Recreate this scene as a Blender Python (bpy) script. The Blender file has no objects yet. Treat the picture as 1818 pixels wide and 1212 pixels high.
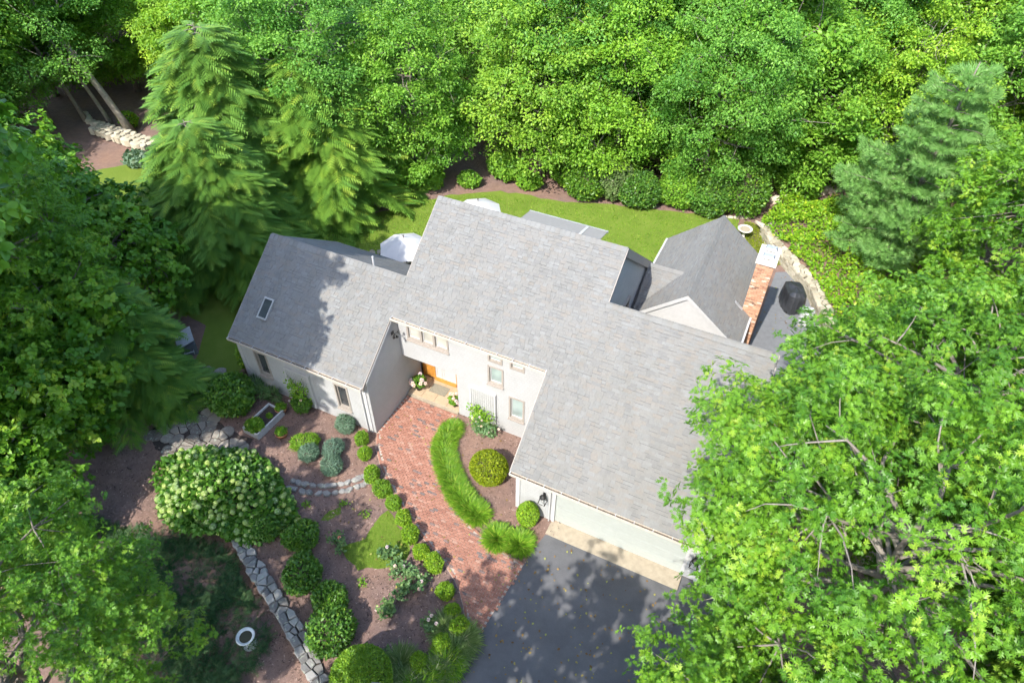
import bpy, bmesh, math, random
import numpy as np
from mathutils import Vector, Matrix

scene = bpy.context.scene
COL = scene.collection
R = math.radians

# ------------------------------------------------------------------ camera
cam_d = bpy.data.cameras.new('camera')
cam_d.lens, cam_d.sensor_width, cam_d.clip_end = 24.0, 36.0, 600.0
cam = bpy.data.objects.new('camera', cam_d)
COL.objects.link(cam)
_pt, _ro, _ya = R(43.914), R(0.398), R(-25.522)
_F = Vector((math.sin(_ya) * math.cos(_pt), math.cos(_ya) * math.cos(_pt), -math.sin(_pt)))
_Rt = Vector((math.cos(_ya), -math.sin(_ya), 0))
_Up = _Rt.cross(_F)
_R2 = _Rt * math.cos(_ro) + _Up * math.sin(_ro)
_U2 = -_Rt * math.sin(_ro) + _Up * math.cos(_ro)
cam.matrix_world = Matrix(((_R2.x, _U2.x, -_F.x, 6.061), (_R2.y, _U2.y, -_F.y, -13.210),
                           (_R2.z, _U2.z, -_F.z, 22.749), (0, 0, 0, 1)))
scene.camera = cam

# ------------------------------------------------------------------ sky, sun, exposure
SUN = Vector((-0.10, -1.0, 1.12)).normalized()          # direction towards the sun
world = bpy.data.worlds.new('World')
scene.world = world
world.use_nodes = True
wn = world.node_tree
sky = wn.nodes.new('ShaderNodeTexSky')
sky.sky_type = 'NISHITA'
sky.sun_disc = False
sky.sun_elevation = math.asin(SUN.z)
sky.sun_rotation = math.atan2(SUN.x, SUN.y)
sky.air_density, sky.dust_density = 1.0, 1.2
wn.nodes['Background'].inputs['Strength'].default_value = 0.15
wn.links.new(sky.outputs[0], wn.nodes['Background'].inputs['Color'])
sd = bpy.data.lights.new('sun', 'SUN')
sd.energy, sd.angle, sd.color = 2.5, R(0.53), (1.0, 0.955, 0.88)
sun = bpy.data.objects.new('sun', sd)
COL.objects.link(sun)
sun.location = (-4, -40, 40)
sun.rotation_euler = (-SUN).to_track_quat('-Z', 'Y').to_euler()
vs = scene.view_settings
vs.view_transform, vs.look, vs.gamma, vs.exposure = 'Standard', 'None', 1.0, 1.58
scene.cycles.max_bounces = 4
scene.cycles.diffuse_bounces = 3
scene.cycles.transmission_bounces = 2
scene.cycles.glossy_bounces = 2
scene.cycles.transparent_max_bounces = 4
scene.cycles.use_adaptive_sampling = True
scene.cycles.adaptive_threshold = 0.04
scene.cycles.caustics_reflective = scene.cycles.caustics_refractive = False

# ------------------------------------------------------------------ helpers
def tag(o, label=None, cat=None, group=None, kind=None):
    if label: o['label'] = label
    if cat: o['category'] = cat
    if group: o['group'] = group
    if kind: o['kind'] = kind
    return o

def empty(name, loc=(0, 0, 0), rz=0.0, label=None, cat=None, group=None):
    o = bpy.data.objects.new(name, None)
    o.empty_display_size = 0.2
    o.location = loc
    o.rotation_euler = (0, 0, rz)
    COL.objects.link(o)
    return tag(o, label, cat, group)

def link(name, me, mat, parent=None):
    o = bpy.data.objects.new(name, me)
    if mat is not None and len(me.materials) == 0:
        me.materials.append(mat)
    COL.objects.link(o)
    if parent is not None: o.parent = parent
    return o

class MB:
    """collects shapes into one mesh"""
    def __init__(s): s.v, s.f, s.t = [], [], []
    def add(s, vs_, fs_, t=0.5):
        b = len(s.v)
        s.v += [tuple(p) for p in vs_]
        s.f += [tuple(i + b for i in f) for f in fs_]
        s.t += [t] * len(fs_)
        return s
    def box(s, a, b, t=0.5, M=None):
        (x0, y0, z0), (x1, y1, z1) = a, b
        p = [(x0, y0, z0), (x1, y0, z0), (x1, y1, z0), (x0, y1, z0), (x0, y0, z1), (x1, y0, z1), (x1, y1, z1), (x0, y1, z1)]
        if M is not None: p = [tuple(M @ Vector(q)) for q in p]
        return s.add(p, [(0, 3, 2, 1), (4, 5, 6, 7), (0, 1, 5, 4), (1, 2, 6, 5), (2, 3, 7, 6), (3, 0, 4, 7)], t)
    def prism(s, pts, ext, t=0.5):
        n = len(pts)
        lo = [Vector(p) for p in pts]
        hi = [p + Vector(ext) for p in lo]
        return s.add(lo + hi, [tuple(range(n - 1, -1, -1)), tuple(range(n, 2 * n))] + [(i, (i + 1) % n, n + (i + 1) % n, n + i) for i in range(n)], t)
    def tube(s, path, rad, seg=6, t=0.5, cap=True):
        path = [Vector(p) for p in path]
        n = len(path)
        vs_, fs_ = [], []
        for i, p in enumerate(path):
            d = (path[min(i + 1, n - 1)] - path[max(i - 1, 0)])
            d = d.normalized() if d.length > 1e-6 else Vector((0, 0, 1))
            a = d.cross(Vector((0.13, 0.27, 0.95)))
            if a.length < 1e-3: a = d.cross(Vector((1, 0, 0)))
            a.normalize(); b = d.cross(a)
            r = rad[i] if hasattr(rad, '__len__') else rad
            for k in range(seg):
                w = 2 * math.pi * k / seg
                vs_.append(p + a * (r * math.cos(w)) + b * (r * math.sin(w)))
        for i in range(n - 1):
            for k in range(seg):
                k2 = (k + 1) % seg
                fs_.append((i * seg + k, i * seg + k2, (i + 1) * seg + k2, (i + 1) * seg + k))
        if cap:
            fs_.append(tuple(range(seg - 1, -1, -1)))
            fs_.append(tuple((n - 1) * seg + k for k in range(seg)))
        return s.add(vs_, fs_, t)
    def lathe(s, prof, c=(0, 0, 0), seg=16, t=0.5, sx=1.0, sy=1.0):
        vs_, fs_ = [], []
        for r, z in prof:
            for k in range(seg):
                w = 2 * math.pi * k / seg
                vs_.append((c[0] + r * math.cos(w) * sx, c[1] + r * math.sin(w) * sy, c[2] + z))
        for i in range(len(prof) - 1):
            for k in range(seg):
                k2 = (k + 1) % seg
                fs_.append((i * seg + k, i * seg + k2, (i + 1) * seg + k2, (i + 1) * seg + k))
        return s.add(vs_, fs_, t)
    def mesh(s, name, smooth=False):
        me = bpy.data.meshes.new(name)
        me.from_pydata(s.v, [], s.f)
        a = me.attributes.new('tint', 'FLOAT', 'FACE')
        a.data.foreach_set('value', np.array(s.t, np.float32))
        if smooth: me.polygons.foreach_set('use_smooth', np.ones(len(s.f), bool))
        me.update()
        return me
    def build(s, name, mat, parent=None, smooth=False, kind=None):
        o = link(name, s.mesh(name, smooth), mat, parent)
        if kind: o['kind'] = kind
        return o

def mesh_np(name, V, F, tint=None, smooth=False):
    me = bpy.data.meshes.new(name)
    n, m, k = len(V), len(F), F.shape[1]
    me.vertices.add(n)
    me.vertices.foreach_set('co', np.ascontiguousarray(V, np.float32).ravel())
    me.loops.add(m * k)
    me.loops.foreach_set('vertex_index', np.ascontiguousarray(F, np.int32).ravel())
    me.polygons.add(m)
    me.polygons.foreach_set('loop_start', np.arange(0, m * k, k, dtype=np.int32))
    if smooth: me.polygons.foreach_set('use_smooth', np.ones(m, bool))
    if tint is not None:
        a = me.attributes.new('tint', 'FLOAT', 'FACE')
        a.data.foreach_set('value', np.ascontiguousarray(tint, np.float32))
    me.update(calc_edges=True)
    return me

def nrm(a): return a / np.maximum(np.linalg.norm(a, axis=-1, keepdims=True), 1e-9)

# leaf templates: x along the leaf, y across, z normal
def _tpl(v, f): return np.array(v, float), np.array(f, int)
T_LEAF = _tpl([(0, 0, 0), (.45, .30, .06), (1, 0, -.12), (.45, -.30, .06)], [(0, 2, 1), (0, 3, 2)])
T_BROAD = _tpl([(0, 0, 0), (.28, .34, .05), (.68, .30, .03), (1, 0, -.14), (.68, -.30, .03), (.28, -.34, .05)], [(0, 3, 2), (0, 2, 1), (0, 4, 3), (0, 5, 4)])
T_OAK = _tpl([(-.12, 0, 0), (.28, .06, 0), (.60, .05, 0), (1, 0, -.16), (.60, -.05, 0), (.28, -.06, 0),
              (.12, .03, 0), (.30, .27, .05), (.42, .06, 0), (.68, .37, .02), (.76, .05, -.04), (.93, .25, -.10),
              (.12, -.03, 0), (.30, -.27, .05), (.42, -.06, 0), (.68, -.37, .02), (.76, -.05, -.04), (.93, -.25, -.10)],
             [(0, 3, 2), (0, 4, 3), (6, 8, 7), (1, 2, 9), (2, 10, 11), (12, 13, 14), (5, 15, 4), (4, 17, 16)])
def _spray(n, ang=55, w=.045, droop=.30):
    v, f = [(0, w * .5, 0), (0, -w * .5, 0), (1, 0, -droop)], [(0, 1, 2)]
    for i in range(n):
        x = .12 + .72 * i / (n - 1)
        L = .46 * (1 - .72 * x) + .06
        z0 = -droop * x * x
        for sgn in (1, -1):
            b = len(v)
            a = R(ang)
            v += [(x - w, 0, z0), (x + w, 0, z0), (x + L * math.cos(a), sgn * L * math.sin(a), z0 - .12 * L - .03)]
            f.append((b, b + 1, b + 2) if sgn > 0 else (b, b + 2, b + 1))
    return _tpl(v, f)
T_SPRAY = _spray(5)
T_FROND = _spray(6, 50, .06, .24)
def _tuft(n):
    rr = random.Random(5)
    v, f = [], []
    for i in range(n):
        a = 2 * math.pi * i / n
        sp = rr.uniform(.25, .75)
        d = Vector((1, sp * math.cos(a), sp * math.sin(a))).normalized()
        s_ = Vector((0, -math.sin(a), math.cos(a))) * .05
        b = len(v)
        v += [tuple(s_), tuple(-s_), tuple(d)]
        f.append((b, b + 1, b + 2))
    return _tpl(v, f)
T_TUFT = _tuft(10)
T_BLADE = _tpl([(0, .05, 0), (0, -.05, 0), (.55, .045, .0), (.55, -.045, 0), (1, 0, -.28)], [(0, 1, 3), (0, 3, 2), (2, 3, 4)])

def leaf_mesh(name, P, D, N, S, T, tint, width=1.0):
    """one mesh of leaves: P bases, D axes, N normals, S sizes"""
    V, F = T
    D = nrm(D)
    B = nrm(np.cross(N, D))
    N2 = np.cross(D, B)
    w = np.ones(len(P)) * width
    X = (P[:, None, :] + S[:, None, None] * (V[None, :, 0, None] * D[:, None, :] + (V[None, :, 1, None] * w[:, None, None]) * B[:, None, :] + V[None, :, 2, None] * N2[:, None, :]))
    k = len(V)
    FF = (F[None] + (np.arange(len(P)) * k)[:, None, None]).reshape(-1, 3)
    return mesh_np(name, X.reshape(-1, 3), FF, np.repeat(tint, len(F)))

def sph(rng, n, zmin=-1.0):
    z = rng.uniform(zmin, 1, n)
    a = rng.uniform(0, 2 * np.pi, n)
    r = np.sqrt(np.maximum(0, 1 - z * z))
    return np.stack([r * np.cos(a), r * np.sin(a), z], 1)

def copy_tree(o, loc=None, rz=None, sc=None, label=None, parent=None):
    c = o.copy()
    COL.objects.link(c)
    if parent is not None: c.parent = parent
    if loc is not None: c.location = loc
    if rz is not None: c.rotation_euler = (0, 0, rz)
    if sc is not None: c.scale = (sc, sc, sc) if not hasattr(sc, '__len__') else sc
    if label: c['label'] = label
    for ch in o.children: copy_tree(ch, parent=c)
    return c

# ------------------------------------------------------------------ materials
def newmat(name):
    m = bpy.data.materials.new(name)
    m.use_nodes = True
    nt = m.node_tree
    return m, nt, nt.nodes['Principled BSDF']
def nd(nt, typ, **kw):
    n = nt.nodes.new(typ)
    for k, v in kw.items(): setattr(n, k, v)
    return n
def ramp(nt, stops):
    n = nt.nodes.new('ShaderNodeValToRGB')
    cr = n.color_ramp
    while len(cr.elements) < len(stops): cr.elements.new(0.5)
    for e, (p, c) in zip(cr.elements, stops):
        e.position = p
        e.color = (c[0], c[1], c[2], 1)
    return n
def coords(nt, scale=1.0):
    g = nd(nt, 'ShaderNodeNewGeometry')
    m = nd(nt, 'ShaderNodeMapping')
    m.inputs['Scale'].default_value = (scale,) * 3 if not hasattr(scale, '__len__') else scale
    nt.links.new(g.outputs['Position'], m.inputs['Vector'])
    return m.outputs[0]
def noise(nt, vec, scale, detail=4.0, rough=.55):
    n = nd(nt, 'ShaderNodeTexNoise')
    n.inputs['Scale'].default_value, n.inputs['Detail'].default_value, n.inputs['Roughness'].default_value = scale, detail, rough
    nt.links.new(vec, n.inputs['Vector'])
    return n.outputs['Fac']
def mixc(nt, fac, a, b, mode='MIX'):
    n = nd(nt, 'ShaderNodeMix', data_type='RGBA', blend_type=mode)
    for sock, val in ((0, fac), (6, a), (7, b)):
        if hasattr(val, 'is_linked'): nt.links.new(val, n.inputs[sock])
        elif sock == 0: n.inputs[0].default_value = val
        else: n.inputs[sock].default_value = (*val, 1)
    return n.outputs[2]
def bump(nt, bsdf, h, dist=.02, strength=.6):
    b = nd(nt, 'ShaderNodeBump')
    b.inputs['Strength'].default_value, b.inputs['Distance'].default_value = strength, dist
    nt.links.new(h, b.inputs['Height'])
    nt.links.new(b.outputs[0], bsdf.inputs['Normal'])
def attr(nt, name='tint'):
    return nd(nt, 'ShaderNodeAttribute', attribute_name=name).outputs['Fac']

def m_plain(name, c, rough=.6, metal=0.0, var=.12, scale=6.0, bmp=0.0):
    m, nt, b = newmat(name)
    v = coords(nt)
    n1 = noise(nt, v, scale, 6)
    rp = ramp(nt, [(.3, [x * (1 - var) for x in c]), (.7, [min(1, x * (1 + var)) for x in c])])
    nt.links.new(n1, rp.inputs[0])
    nt.links.new(rp.outputs[0], b.inputs['Base Color'])
    b.inputs['Roughness'].default_value, b.inputs['Metallic'].default_value = rough, metal
    if bmp: bump(nt, b, noise(nt, v, scale * 6, 4), bmp)
    return m

def m_tint(name, stops, rough=.8, var=.18, scale=9.0, bmp=.006, spec=.3):
    """colour picked per piece by its tint"""
    m, nt, b = newmat(name)
    rp = ramp(nt, stops)
    nt.links.new(attr(nt), rp.inputs[0])
    v = coords(nt)
    n1 = noise(nt, v, scale, 6, .65)
    r2 = ramp(nt, [(.25, (1 - var,) * 3), (.75, (1 + var,) * 3)])
    nt.links.new(n1, r2.inputs[0])
    nt.links.new(mixc(nt, 1.0, rp.outputs[0], r2.outputs[0], 'MULTIPLY'), b.inputs['Base Color'])
    b.inputs['Roughness'].default_value = rough
    b.inputs['Specular IOR Level'].default_value = spec
    if bmp: bump(nt, b, noise(nt, v, scale * 7, 3), bmp)
    return m

def m_leaf(name, c0, c1, c2=None, transl=.35, rough=.42, hue=.25, spec=.35):
    """leaf: tint picks the colour, each plant a little different; light comes through"""
    m, nt, b = newmat(name)
    st = [(0, c0), (.75, c1)] + ([(1.0, c2)] if c2 else [])
    rp = ramp(nt, st)
    nt.links.new(attr(nt), rp.inputs[0])
    oi = nd(nt, 'ShaderNodeObjectInfo')
    r2 = ramp(nt, [(0, (1 - hue * .5, 1 - hue * .35, 1 + hue * .3)), (1, (1 + hue * .6, 1 + hue * .35, 1 - hue * .5))])
    nt.links.new(oi.outputs['Random'], r2.inputs[0])
    col = mixc(nt, 1.0, rp.outputs[0], r2.outputs[0], 'MULTIPLY')
    nt.links.new(col, b.inputs['Base Color'])
    b.inputs['Roughness'].default_value = rough
    b.inputs['Specular IOR Level'].default_value = spec
    tr = nd(nt, 'ShaderNodeBsdfTranslucent')
    nt.links.new(mixc(nt, 1.0, col, (1.25, 1.25, .55), 'MULTIPLY'), tr.inputs['Color'])
    mx = nd(nt, 'ShaderNodeMixShader')
    mx.inputs[0].default_value = transl
    nt.links.new(b.outputs[0], mx.inputs[1])
    nt.links.new(tr.outputs[0], mx.inputs[2])
    nt.links.new(mx.outputs[0], nt.nodes['Material Output'].inputs['Surface'])
    return m

def m_ground():
    m, nt, b = newmat('mulch')
    v = coords(nt)
    big = noise(nt, v, .35, 5)
    mid = noise(nt, v, 3.0, 6, .7)
    fine = noise(nt, v, 26.0, 4, .7)
    rp = ramp(nt, [(.25, (.115, .076, .066)), (.5, (.215, .145, .120)), (.78, (.35, .255, .21))])
    nt.links.new(mixc(nt, .55, mid, fine), rp.inputs[0])
    r2 = ramp(nt, [(.3, (.82, .84, .92)), (.7, (1.25, 1.1, .95))])
    nt.links.new(big, r2.inputs[0])
    nt.links.new(mixc(nt, 1.0, rp.outputs[0], r2.outputs[0], 'MULTIPLY'), b.inputs['Base Color'])
    b.inputs['Roughness'].default_value = .95
    bump(nt, b, fine, .05, .8)
    return m
def m_lawn():
    m, nt, b = newmat('lawn_grass')
    v = coords(nt)
    rp = ramp(nt, [(.2, (.085, .145, .010)), (.5, (.145, .22, .018)), (.8, (.24, .29, .05))])
    nt.links.new(mixc(nt, .5, noise(nt, v, .9, 6, .65), noise(nt, v, 22, 4, .7)), rp.inputs[0])
    nt.links.new(rp.outputs[0], b.inputs['Base Color'])
    b.inputs['Roughness'].default_value = .9
    bump(nt, b, noise(nt, v, 40, 3, .7), .05, .8)
    return m
def m_asphalt():
    m, nt, b = newmat('asphalt')
    v = coords(nt)
    rp = ramp(nt, [(.3, (.075, .0755, .080)), (.7, (.15, .149, .153))])
    nt.links.new(mixc(nt, .35, noise(nt, v, .8, 8, .7), noise(nt, v, 60, 3, .8)), rp.inputs[0])
    nt.links.new(rp.outputs[0], b.inputs['Base Color'])
    b.inputs['Roughness'].default_value = .85
    bump(nt, b, noise(nt, v, 120, 2, .8), .012, .7)
    return m
def m_siding():
    m, nt, b = newmat('white_siding')
    g = nd(nt, 'ShaderNodeNewGeometry')
    sx = nd(nt, 'ShaderNodeSeparateXYZ')
    nt.links.new(g.outputs['Position'], sx.inputs[0])
    ad = nd(nt, 'ShaderNodeMath', operation='ADD')
    nt.links.new(sx.outputs['X'], ad.inputs[0]); nt.links.new(sx.outputs['Y'], ad.inputs[1])
    cx = nd(nt, 'ShaderNodeCombineXYZ')
    nt.links.new(ad.outputs[0], cx.inputs['X']); nt.links.new(sx.outputs['Z'], cx.inputs['Y'])
    bt = nd(nt, 'ShaderNodeTexBrick')
    for k, x in (('Scale', 1.0), ('Brick Width', .14), ('Row Height', .13), ('Mortar Size', .004), ('Mortar Smooth', .3), ('Bias', 0.0)):
        bt.inputs[k].default_value = x
    bt.inputs['Color1'].default_value = (.455, .454, .448, 1)
    bt.inputs['Color2'].default_value = (.435, .434, .428, 1)
    bt.inputs['Mortar'].default_value = (.37, .368, .362, 1)
    nt.links.new(cx.outputs[0], bt.inputs['Vector'])
    v = coords(nt)
    r2 = ramp(nt, [(.3, (.95, .95, .95)), (.7, (1.03, 1.03, 1.03))])
    nt.links.new(noise(nt, v, 2.2, 6, .7), r2.inputs[0])
    nt.links.new(mixc(nt, 1.0, bt.outputs['Color'], r2.outputs[0], 'MULTIPLY'), b.inputs['Base Color'])
    b.inputs['Roughness'].default_value = .75
    bump(nt, b, bt.outputs['Fac'], -.008, .8)
    return m
def m_shingle():
    m, nt, b = newmat('roof_shingle')
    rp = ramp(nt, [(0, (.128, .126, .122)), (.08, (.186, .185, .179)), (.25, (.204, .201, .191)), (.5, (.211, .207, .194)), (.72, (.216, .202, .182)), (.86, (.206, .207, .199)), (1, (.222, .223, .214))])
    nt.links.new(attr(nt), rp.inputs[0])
    v = coords(nt)
    r2 = ramp(nt, [(.25, (.90, .90, .90)), (.75, (1.10, 1.10, 1.10))])
    nt.links.new(noise(nt, v, 16, 6, .7), r2.inputs[0])
    c1 = mixc(nt, 1.0, rp.outputs[0], r2.outputs[0], 'MULTIPLY')
    v2 = coords(nt, (1.1, .28, .28))                       # weather streaks running down the slope
    r3 = ramp(nt, [(.30, (.90, .895, .88)), (.55, (1.0, 1.0, 1.0)), (.8, (1.04, 1.04, 1.035))])
    nt.links.new(noise(nt, v2, 1.6, 7, .65), r3.inputs[0])
    nt.links.new(mixc(nt, 1.0, c1, r3.outputs[0], 'MULTIPLY'), b.inputs['Base Color'])
    b.inputs['Roughness'].default_value = .92
    b.inputs['Specular IOR Level'].default_value = .15
    bump(nt, b, noise(nt, v, 120, 2, .7), .006, .6)
    return m
def m_glass(name='window_glass', c=(.30, .36, .34)):
    m, nt, b = newmat(name)
    v = coords(nt)
    rp = ramp(nt, [(.35, [x * .8 for x in c]), (.65, [x * 1.2 for x in c])])
    nt.links.new(noise(nt, v, 1.3, 2), rp.inputs[0])
    nt.links.new(rp.outputs[0], b.inputs['Base Color'])
    b.inputs['Roughness'].default_value = .06
    b.inputs['Specular IOR Level'].default_value = .8
    return m
def m_stone(name, stops, sc=3.0):
    m, nt, b = newmat(name)
    v = coords(nt)
    rp = ramp(nt, stops)
    nt.links.new(mixc(nt, .5, noise(nt, v, sc, 6, .7), attr(nt)), rp.inputs[0])
    li = ramp(nt, [(.56, (0, 0, 0)), (.66, (1, 1, 1))])
    nt.links.new(noise(nt, v, sc * 3.3, 5, .6), li.inputs[0])
    nt.links.new(mixc(nt, li.outputs[0], rp.outputs[0], (.36, .38, .31)), b.inputs['Base Color'])
    b.inputs['Roughness'].default_value = .92
    bump(nt, b, noise(nt, v, sc * 9, 5, .7), .03, .8)
    return m

M = dict(
    ground=m_ground(), lawn=m_lawn(), asphalt=m_asphalt(), siding=m_siding(), glass=m_glass(),
    darkglass=m_glass('dark_window_glass', (.045, .052, .055)),  # darker base colour than the other window panes
    curtain=m_glass('curtained_window_glass', (.46, .44, .38)),
    skyglass=m_glass('skylight_glass', (.06, .07, .075)),
    shingle=m_shingle(),
    underlay=m_plain('roof_underlay', (.20, .20, .20), .9),
    trim=m_plain('taupe_trim', (.34, .30, .262), .6, 0, .06),
    white=m_plain('white_paint', (.50, .495, .485), .5, 0, .05),
    cream=m_plain('cream_gutter_paint', (.56, .50, .42), .5, 0, .12),
    gutterin=m_plain('gutter_inside', (.16, .13, .10), .9, 0, .5, 12),
    garage=m_plain('garage_door_paint', (.385, .405, .375), .5, 0, .03),
    concrete=m_plain('tan_concrete', (.36, .305, .225), .9, 0, .14, 5, .01),
    capstone=m_plain('chimney_cap_concrete', (.68, .64, .57), .9, 0, .08, 5, .01),
    wood=m_plain('orange_stained_wood', (.52, .23, .045), .45, 0, .2, 9),
    blackmetal=m_plain('black_metal', (.025, .024, .023), .5, .3, .2),
    steel=m_plain('galvanised_metal', (.62, .64, .66), .5, .6, .1),
    bronze=m_plain('skylight_frame_metal', (.48, .475, .46), .45, .5, .1),
    brick=m_tint('walk_brick', [(0, (.17, .14, .13)), (.16, (.23, .155, .135)), (.3, (.30, .143, .102)), (.55, (.35, .172, .122)), (.8, (.39, .205, .148)), (1, (.41, .265, .205))], .88, .2, 11, .006, .2),
    chimbrick=m_tint('chimney_brick', [(0, (.24, .14, .10)), (.2, (.38, .20, .13)), (.55, (.52, .29, .18)), (.9, (.58, .37, .24)), (1, (.66, .55, .46))], .88, .2, 12, .006, .2),
    mortar=m_plain('mortar', (.42, .36, .30), .95, 0, .15, 12),
    stoop=m_tint('stoop_stone', [(0, (.34, .235, .135)), (.5, (.42, .30, .185)), (1, (.46, .355, .24))], .85, .15, 6),
    mat=m_plain('door_mat', (.24, .215, .16), .95, 0, .3, 30, .01),
    flag=m_stone('flagstone', [(.2, (.14, .12, .10)), (.5, (.23, .20, .17)), (.8, (.35, .305, .25))]),
    rock=m_stone('field_stone', [(.2, (.12, .115, .11)), (.5, (.22, .21, .20)), (.8, (.36, .345, .32))], 2.0),
    tanrock=m_stone('tan_stone', [(.2, (.28, .24, .17)), (.5, (.44, .39, .29)), (.8, (.60, .54, .42))], 2.0),
    patio=m_plain('grey_patio_stone', (.17, .175, .185), .85, 0, .12, 4, .006),
    terracotta=m_plain('terracotta', (.46, .20, .10), .8, 0, .15),
    soil=m_plain('soil', (.055, .040, .033), .95, 0, .3, 14, .02),
    greywood=m_plain('weathered_white_wood', (.50, .50, .49), .8, 0, .15, 8),
    canvas=m_plain('white_canvas', (.56, .55, .535), .85, 0, .03),
    awning=m_plain('grey_awning_canvas', (.27, .265, .255), .85, 0, .05),
    deck=m_tint('deck_boards', [(0, (.40, .29, .18)), (1, (.58, .46, .31))], .8, .15, 5),
    darkwood=m_plain('dark_brown_wood', (.12, .085, .065), .7, 0, .2),
    tarp=m_plain('black_grill_cover', (.035, .037, .042), .32, 0, .25, 3),
    greytarp=m_plain('grey_grill_cover', (.50, .50, .51), .6, 0, .1),
    bark=m_tint('bark', [(0, (.15, .125, .10)), (1, (.26, .23, .195))], .95, .35, 6, .03),
    palebark=m_tint('pale_bark', [(0, (.26, .225, .18)), (1, (.40, .355, .29))], .95, .3, 6, .03),
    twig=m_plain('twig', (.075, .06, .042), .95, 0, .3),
    basin=m_plain('pale_basin_stone', (.56, .58, .58), .7, 0, .12, 8),
    water=m_glass('still_water', (.07, .065, .045)),
    # foliage
    oak=m_leaf('oak_leaf', (0.074, 0.207, 0.020), (0.185, 0.381, 0.029), (.30, .45, .045), .34, .40, .14, .36),
    maple=m_leaf('maple_leaf', (0.112, 0.284, 0.031), (0.251, 0.465, 0.049), (0.370, 0.588, 0.065), .34, .45, .2, .35),
    beech=m_leaf('beech_leaf', (0.081, 0.239, 0.039), (0.181, 0.391, 0.061), (0.267, 0.494, 0.081), .34, .45, .2, .35),
    birch=m_leaf('birch_leaf', (0.131, 0.298, 0.029), (0.295, 0.488, 0.047), (0.435, 0.617, 0.062), .34, .45, .2, .35),
    hemlock=m_leaf('hemlock_needles', (0.095, 0.230, 0.043), (0.196, 0.358, 0.052), (0.336, 0.470, 0.067), .25, .5, .18, .3),
    pine=m_leaf('pine_needles', (.14, .31, .07), (.23, .43, .105), (.32, .51, .16), .22, .5, .1, .3),
    boxwood=m_leaf('boxwood_leaf', (0.102, 0.235, 0.018), (0.245, 0.412, 0.027), (0.422, 0.556, 0.043), .25, .45, .25, .35),
    gold=m_leaf('golden_leaf', (0.140, 0.210, 0.010), (0.270, 0.340, 0.015), (0.400, 0.440, 0.030), .3, .45, .05, .3),
    dark=m_leaf('dark_shrub_leaf', (0.055, 0.156, 0.022), (0.129, 0.274, 0.031), (0.293, 0.455, 0.046), .25, .38, .25, .4),
    blue=m_leaf('blue_green_leaf', (.105, .190, .120), (.185, .290, .195), (.28, .36, .26), .25, .55, .1, .25),
    sage=m_leaf('rose_leaf', (0.072, 0.163, 0.050), (0.157, 0.268, 0.090), (0.262, 0.366, 0.112), .28, .45, .2, .35),
    grass=m_leaf('grass_blade', (0.093, 0.235, 0.019), (0.212, 0.391, 0.027), (0.425, 0.517, 0.081), .3, .5, .1, .3),
    palegrass=m_leaf('pale_grass_blade', (.11, .19, .05), (.20, .29, .10), (.36, .38, .22), .3, .5, .1, .3),
    juniper=m_leaf('juniper_needles', (.034, .085, .030), (.075, .150, .050), (.17, .24, .09), .2, .55, .1, .25),
    ivy=m_leaf('ivy_leaf', (0.113, 0.278, 0.016), (0.226, 0.404, 0.024), (0.437, 0.540, 0.038), .3, .42, .1, .35),
    hydleaf=m_leaf('hydrangea_leaf', (0.056, 0.164, 0.019), (0.127, 0.281, 0.032), (0.237, 0.391, 0.054), .3, .42, .1, .35),
    head=m_leaf('hydrangea_flower', (.22, .36, .08), (.40, .52, .18), (.62, .66, .40), .25, .7, .3, .2),
    pink=m_leaf('pink_petal', (.70, .24, .20), (.82, .42, .38), (.88, .66, .62), .25, .6, .3, .2),
    blush=m_leaf('pale_pink_petal', (.74, .55, .55), (.82, .70, .70), (.88, .82, .80), .25, .6, .2, .2),
    yellow=m_leaf('yellow_petal', (.62, .52, .06), (.75, .66, .12), (.8, .76, .3), .25, .6, .1, .2),
    farwall=m_plain('far_tan_wall', (.62, .50, .30), .8, 0, .08),
    farroof=m_plain('far_grey_roof', (.30, .30, .32), .85, 0, .1),
)

# ------------------------------------------------------------------ ground
rng = np.random.default_rng(11)
pyr = random.Random(7)
def sstep(a, b, x):
    t = np.clip((np.asarray(x, float) - a) / (b - a), 0, 1)
    return t * t * (3 - 2 * t)
FWALL = np.array([(-10.4, -5.0), (-8.6, -5.73), (-7.21, -6.42), (-5.46, -7.16), (-3.94, -7.89), (-2.77, -8.53), (-1.3, -9.4), (1.0, -11.0)])
PWALL = np.array([(9.75, 12.0), (9.65, 14.0), (9.27, 16.06), (8.28, 18.23), (6.85, 19.92), (5.75, 21.28), (5.0, 22.6), (4.9, 25.5), (5.3, 27.0)])
def hgt(x, y):
    x, y = np.asarray(x, float), np.asarray(y, float)
    d = np.interp(x, FWALL[:, 0], FWALL[:, 1]) - y
    h = -.5 * sstep(-.12, .2, d) * sstep(-12, -9, x) * (1 - sstep(-2.2, .2, x))
    e = x - np.interp(y, PWALL[:, 1], PWALL[:, 0])
    h = h + (.55 * sstep(-.1, .3, e) + .7 * sstep(.3, 4, e)) * sstep(10.5, 14, y) * (1 - sstep(24, 28, y))
    return h
xs = np.concatenate([np.linspace(-300, -22, 14)[:-1], np.arange(-22, 17, .3), np.linspace(17.2, 300, 14)])
ys = np.concatenate([np.linspace(-300, -16, 14)[:-1], np.arange(-16, 32, .3), np.linspace(32.2, 300, 14)])
gx, gy = np.meshgrid(xs, ys)
gz = hgt(gx, gy)
nx, ny = len(xs), len(ys)
ii, jj = np.meshgrid(np.arange(nx - 1), np.arange(ny - 1))
i0 = (jj * nx + ii).ravel()
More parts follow.
